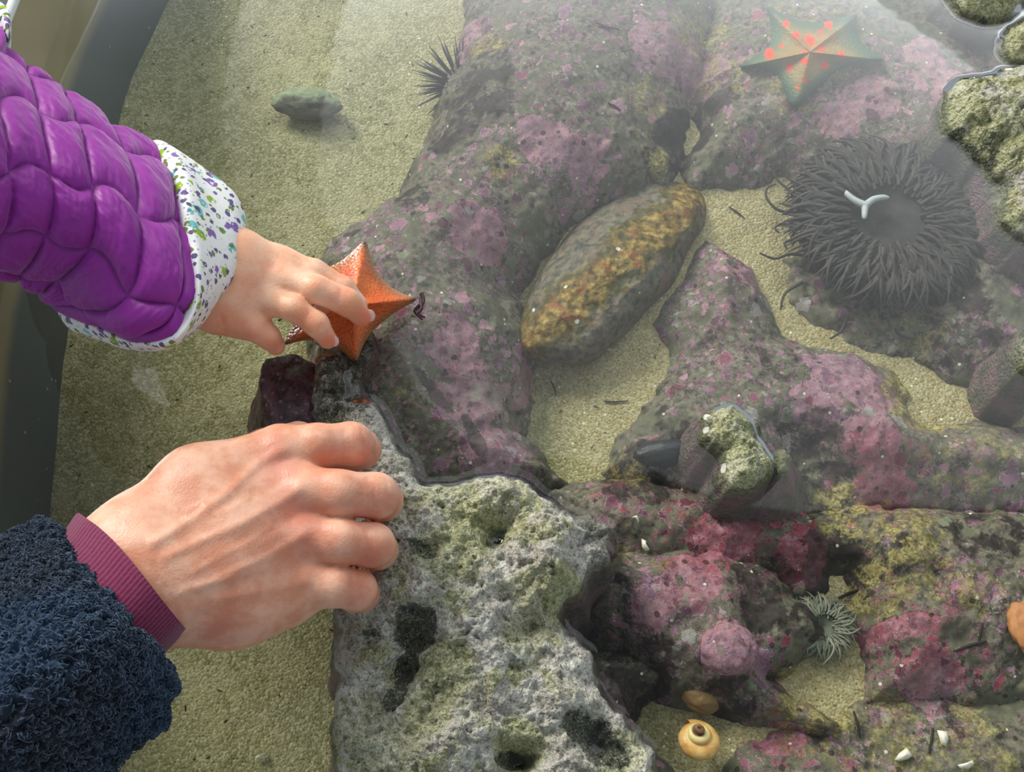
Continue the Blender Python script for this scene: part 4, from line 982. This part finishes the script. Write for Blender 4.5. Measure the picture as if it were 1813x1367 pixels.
for s_ in np.linspace(0, 1, 60):
    q = cc + (O - cc) * s_
    along = (q - cc) @ ax_; axisp = np.clip(along, -170, 170); base = cc + axisp[:, None] * ax_
    z = -.060 + .034 * np.sqrt(np.clip(1 - s_ ** 2.4, 0, 1)); G.append(P(q[:, 0], q[:, 1], np.full(120, z)))
    perp = (q - cc) @ np.array([-ax_[1], ax_[0]]); side.append(np.abs(perp + 10) / 105.)
G = np.array(G); G[..., 2] += .0050 * fbm(G[..., 0]*75, G[..., 1]*75, oc=5, s=19)
link_ab = link('abalone', G.reshape(-1, 3), gridfaces(60, 120, True), m_aba(), attrs=dict(side=np.array(side).ravel()))
tag(link_ab, 'large oval abalone with mottled yellow-brown shell underwater on the sand', 'abalone')

# ------------------------------------------------------------------ anemones
def anemone(c_px, z, rx, ry, label, ntent, tl, mat, matm=None, mouth=None, seed=1, lift=.010, wild=0.2, tw=1.0):
    c = P(c_px[0], c_px[1], z); R1 = RM(rx, z, c_px[1]); R2 = RM(ry, z, c_px[1]) * 1.18
    root = empty('sea_anemone', tuple(c), label, 'sea anemone'); rg = np.random.default_rng(seed)
    rr, ph = np.meshgrid(np.linspace(0, 1, 30), np.linspace(0, 2*np.pi, 90, endpoint=False), indexing='ij')
    fl = 1 + .05 * np.sin(ph * 7) * rr
    zz = lift * (1 - .35 * (1 - rr) ** 2 * 2.2 - rr ** 6) 
    D = np.stack([c[0] + rr*np.cos(ph)*R1*.72*fl, c[1] + rr*np.sin(ph)*R2*.72*fl, c[2] + zz + .0005*np.sin(ph*48)*rr], -1)
    link('oral_disc', D.reshape(-1, 3), gridfaces(30, 90, True), mat, root, attrs=dict(rnd=np.zeros(2700)))
    th_ = np.linspace(0, 2*np.pi, 60, endpoint=False); col = np.stack([np.stack([c[0]+np.cos(th_)*R1*k, c[1]+np.sin(th_)*R2*k, np.full(60, c[2]+h_)], -1) for k, h_ in ((.6, -.020), (.5, -.012), (.55, -.002), (.70, .004))])
    link('column', col.reshape(-1, 3), gridfaces(4, 60, True), mat, root, attrs=dict(rnd=np.zeros(240)))
    mb = MB()
    for i in range(ntent):
        a = i * 2.399963; r0 = .30 + .42 * math.sqrt((i + .5) / ntent); L = tl * rg.uniform(.7, 1.25)
        aa = a + rg.normal(0, .12); d_ = np.array([math.cos(aa), math.sin(aa), 0]); cv = rg.normal(0, wild)
        b0 = np.array([c[0] + math.cos(a)*r0*R1, c[1] + math.sin(a)*r0*R2, c[2] + lift*.9]); pts = []
        for t in np.linspace(0, 1, 9):
            q = aa + cv * t * 3.0; 
            pts.append(b0 + np.array([math.cos((aa+q)/2), math.sin((aa+q)/2), 0]) * L * t + np.array([-d_[1], d_[0], 0]) * cv * L * t * t + np.array([0, 0, .5 * L * t * (1 - t) + .002 * math.sin(i) - .35*lift*t*t]))
        v_, f_ = tube(pts, np.interp(np.linspace(0, 1, 9), [0, .7, 1], [.0014*tw, .0010*tw, .0004*tw]), 6); mb.add(v_, f_, rg.random())
    tag(mb.build('tentacles', mat, root), kind='stuff')
    return root, c
def m_ane():
    n = NT('anemone_grey'); p = n.pos(); a = n.noise(p, 300, 3); b = n.noise(p, 40, 3); r = n.attr('rnd')
    c = n.mix(n.math('MULTIPLY', r, .8), srgb(52, 52, 50), srgb(92, 88, 82)); c = n.mix(n.step(a, .45, .7), c, srgb(64, 60, 56)); c = n.mix(n.math('MULTIPLY', n.step(b, .5, .7), .3), c, srgb(96, 94, 88))
    return n.done(c, .7, n.bump(a, .3, .001), .2)
AN = m_ane()
an, ac = anemone((1562, 402), -.040, 180, 152, 'large dark grey sea anemone with a pale Y-shaped mouth at the right', 1500, .018, AN, seed=4, lift=.014)
mb = MB()
for arm in ([(1532,364),(1515,356),(1502,346),(1497,338)], [(1532,364),(1545,354),(1560,350),(1574,350)], [(1532,360),(1531,374),(1530,388)]):
    q = np.array([P(a, b, -.0235) for a, b in arm]); q = catmull(q, 14, False)
    v_, f_ = tube(q, np.interp(np.linspace(0, 1, 14), [0, .8, 1], [.0026, .0018, .0007]), 8); mb.add(v_, f_)
mb.build('mouth', plain('mouth_white', srgb(186, 194, 192), .6, .08), an)
# longer stray tentacles on the sand at its left
mb = MB()
for arm in ([(1450,372),(1410,376),(1378,372),(1358,352),(1358,334),(1374,326)], [(1440,352),(1410,344),(1380,322),(1366,300)], [(1430,400),(1400,398),(1384,396),(1372,404),(1380,412)], [(1440,455),(1400,450),(1372,458),(1345,448)], [(1420,500),(1390,520),(1382,548)], [(1440,330),(1420,318),(1400,330)], [(1430,430),(1408,424),(1390,430),(1394,442)],
            [(1500,560),(1490,585),(1470,600)], [(1580,560),(1590,590),(1620,600)], [(1640,545),(1650,575),(1690,590)]):
    q = catmull(np.array([P(a, b, -.046) for a, b in arm]), 24, False)
    v_, f_ = tube(q, np.interp(np.linspace(0, 1, 24), [0, 1], [.0013, .0006]), 6); mb.add(v_, f_, .3)
tag(mb.build('stray_tentacles', AN, an), kind='stuff')
def m_ane2():
    n = NT('anemone_olive'); p = n.pos(); a = n.noise(p, 300, 3); r = n.attr('rnd')
    return n.done(n.mix(r, srgb(112, 116, 100), srgb(160, 160, 138)), .7, n.bump(a, .3, .001), .2)
anemone((1452, 1112), -.052, 52, 40, 'small grey-green sea anemone half under the mauve rock, above the sand patch', 420, .008, m_ane2(), seed=9, lift=.006, tw=.5)

# ------------------------------------------------------------------ snail shell
def m_shell():
    n = NT('snail_shell'); p = n.pos(); t = n.attr('turn'); a = n.noise(p, 160, 3)
    c = n.mix(n.step(a, .35, .65), srgb(216, 158, 84), srgb(240, 200, 124)); c = n.mix(n.step(n.noise(p, 60, 3), .54, .68), c, srgb(176, 100, 42))
    c = n.mix(n.step(t, .50, .30), c, srgb(244, 226, 156)); c = n.mix(n.step(t, .27, .20), c, srgb(130, 92, 56))
    return n.done(c, .35, n.bump(n.noise(p, 500, 2), .15, .0006), .4)
sc0 = np.array(P(1232, 1318, -.040)); R = RM(50, -.04, 1320); rows = []; tr_ = []
NT_ = 150
for i in range(NT_):
    t = i / (NT_ - 1); a = t * 3.1 * 2 * np.pi; rr = R * (.12 + .88 * t ** 1.5) * .62; w = R * (.07 + .42 * t ** 1.6)
    cx = rr * .78 * math.cos(a + 1.2); cy = rr * .78 * math.sin(a + 1.2); cz = .015 * (1 - t ** 1.3)
    ring = []
    for j in range(20):
        q = j / 20 * 2 * np.pi; ring.append((cx + w * math.cos(q) * math.cos(a + 1.2), cy + w * math.cos(q) * math.sin(a + 1.2), cz + w * .85 * math.sin(q)))
    rows.append(ring); tr_ += [math.hypot(b[0], b[1]) / R for b in ring]
Sg = np.array(rows); ang = math.radians(28); Sg2 = Sg.copy(); Sg2[..., 1] = Sg[..., 1]*math.cos(-ang) - Sg[..., 2]*math.sin(-ang); Sg2[..., 2] = Sg[..., 1]*math.sin(-ang) + Sg[..., 2]*math.cos(-ang)
shell = link('snail_shell', (Sg2 + sc0).reshape(-1, 3), gridfaces(NT_, 20, True), m_shell(), attrs=dict(turn=np.array(tr_)))
tag(shell, 'glossy cream and amber snail shell underwater at the bottom edge', 'shell')

# ------------------------------------------------------------------ small chips, twigs and weed
WH = plain('white_shell', srgb(240, 236, 216), .4, .06)
def chip(px, py, pts, label, lift=.003):
    z = float(on(px, py)[2]) + lift; n_ = len(pts); c = P(px, py, z); v = []
    for k, dz in ((1.0, 0), (.55, .0018), (0.02, .0024)):
        for a, b in pts: q = P(px + a * k, py + b * k, z); v.append((q[0], q[1], q[2] + dz))
    for a, b in pts: q = P(px + a, py + b, z); v.append((q[0], q[1], q[2] - .0008))
    f = gridfaces(3, n_, True).tolist() + [[i, 3*n_ + i, 3*n_ + (i+1) % n_, (i+1) % n_] for i in range(n_)] + [list(range(3*n_, 4*n_))]
    o = link('shell_chip', np.array(v), f, WH); tag(o, label, 'shell chip'); return o
chip(1669, 1308, [(-9,-15),(8,-13),(11,0),(6,14),(-2,8)], 'white curved shell chip underwater at lower right, uppermost of three')
chip(1602, 1336, [(-17,9),(-10,-2),(3,-12),(15,2),(6,8),(-8,11)], 'white pointed shell chip underwater near the bottom edge, left of two others')
chip(1712, 1352, [(-16,2),(-2,-1),(10,-6),(14,0),(4,9),(-10,8)], 'thin white shell chip underwater at the bottom edge, lowest of three')
chip(1142, 964, [(-6,-10),(2,-7),(3,4),(8,9),(2,11),(-5,4)], 'tiny bright white shell chip right of the dry limestone')
chip(1124, 918, [(-6,-2),(4,-6),(8,4),(5,8),(2,0)], 'tiny bright white shell curl up and left of another chip')
chip(462, 1337, [(-10,3),(8,-4),(10,0),(-8,7)], 'small silvery chip on the sand below the two hands')
TW = plain('twig', srgb(44, 38, 30), .7, .3)
def twig(pts, r, label, group=None):
    q = np.array([on(a, b) for a, b in pts]); q[:, 2] += .0012; q = catmull(q, 16, False)
    v_, f_ = tube(q, np.interp(np.linspace(0, 1, 16), [0, .5, 1], [r*.7, r, r*.5]), 7)
    o = link('twig', v_, f_, TW); tag(o, label, 'twig', group); return o
twig([(1738,1104),(1735,1120),(1732,1138)], .0009, 'short dark twig standing upright in the lower right rocks, touching a flatter one')
twig([(1745,1136),(1715,1144),(1688,1154)], .0010, 'short dark twig lying sideways in the lower right rocks')
twig([(1290,368),(1304,377),(1318,388)], .0006, 'hair-thin dark twig on the sand between abalone and anemone')
twig([(1070,712),(1090,713),(1112,711)], .0006, 'thin dark twig on the sand below the abalone, upper right of two')
twig([(975,676),(982,690),(984,702)], .0006, 'thin dark twig on the sand close under the abalone tail')
twig([(1056,42),(1075,50),(1096,54)], .0008, 'thin dark twig on the pink boulder near the top edge')
twig([(1076,184),(1088,190),(1100,198)], .0008, 'thin dark twig on the pink boulder over yellow turf')
twig([(1510,1260),(1518,1285),(1522,1308)], .0008, 'thin dark twig on the sand patch right of the snail shell')
twig([(1650,1290),(1648,1310),(1643,1335)], .0008, 'thin dark twig between two white shell chips')
twig([(1484,1060),(1500,1052),(1518,1046)], .0009, 'short black twig beside the small grey-green anemone')
# dark weed by the tip of the orange star
WEED = plain('red_weed', srgb(58, 22, 26), .4, .3)
mb = MB()
for arm in ([(745,528),(746,545),(742,556),(752,562)], [(742,540),(735,552),(748,566)], [(746,520),(750,532),(744,548)]):
    q = catmull(np.array([P(a, b, .003) for a, b in arm]), 14, False); v_, f_ = tube(q, np.linspace(.0014, .0006, 14), 6); mb.add(v_, f_, .5)
tag(mb.build('seaweed', WEED), 'wisp of dark red seaweed at the right tip of the orange star', 'seaweed')
# crumbs of dark grit scattered on the open sand
mb = MB()
for i in range(240):
    px = rng.uniform(100, 900); py = rng.uniform(0, 1367)
    if i % 4 == 0: px = rng.uniform(900, 1420); py = rng.uniform(280, 820)
    q = P(px, py, SANDZ); z = float(floor_h(np.array([q[0]]), np.array([q[1]]))[0]); q = P(px, py, z + .0004)
    a = rng.uniform(0, np.pi); L = rng.uniform(.0006, .0022); d_ = np.array([math.cos(a), math.sin(a), .1]) * L
    v_, f_ = tube([q - d_, q, q + d_ * .8], np.array([.0002, .00045, .0002]), 5); mb.add(v_, f_, rng.random())
tag(mb.build('grit', TW), 'dark crumbs of grit scattered over the sand', 'grit', kind='stuff')
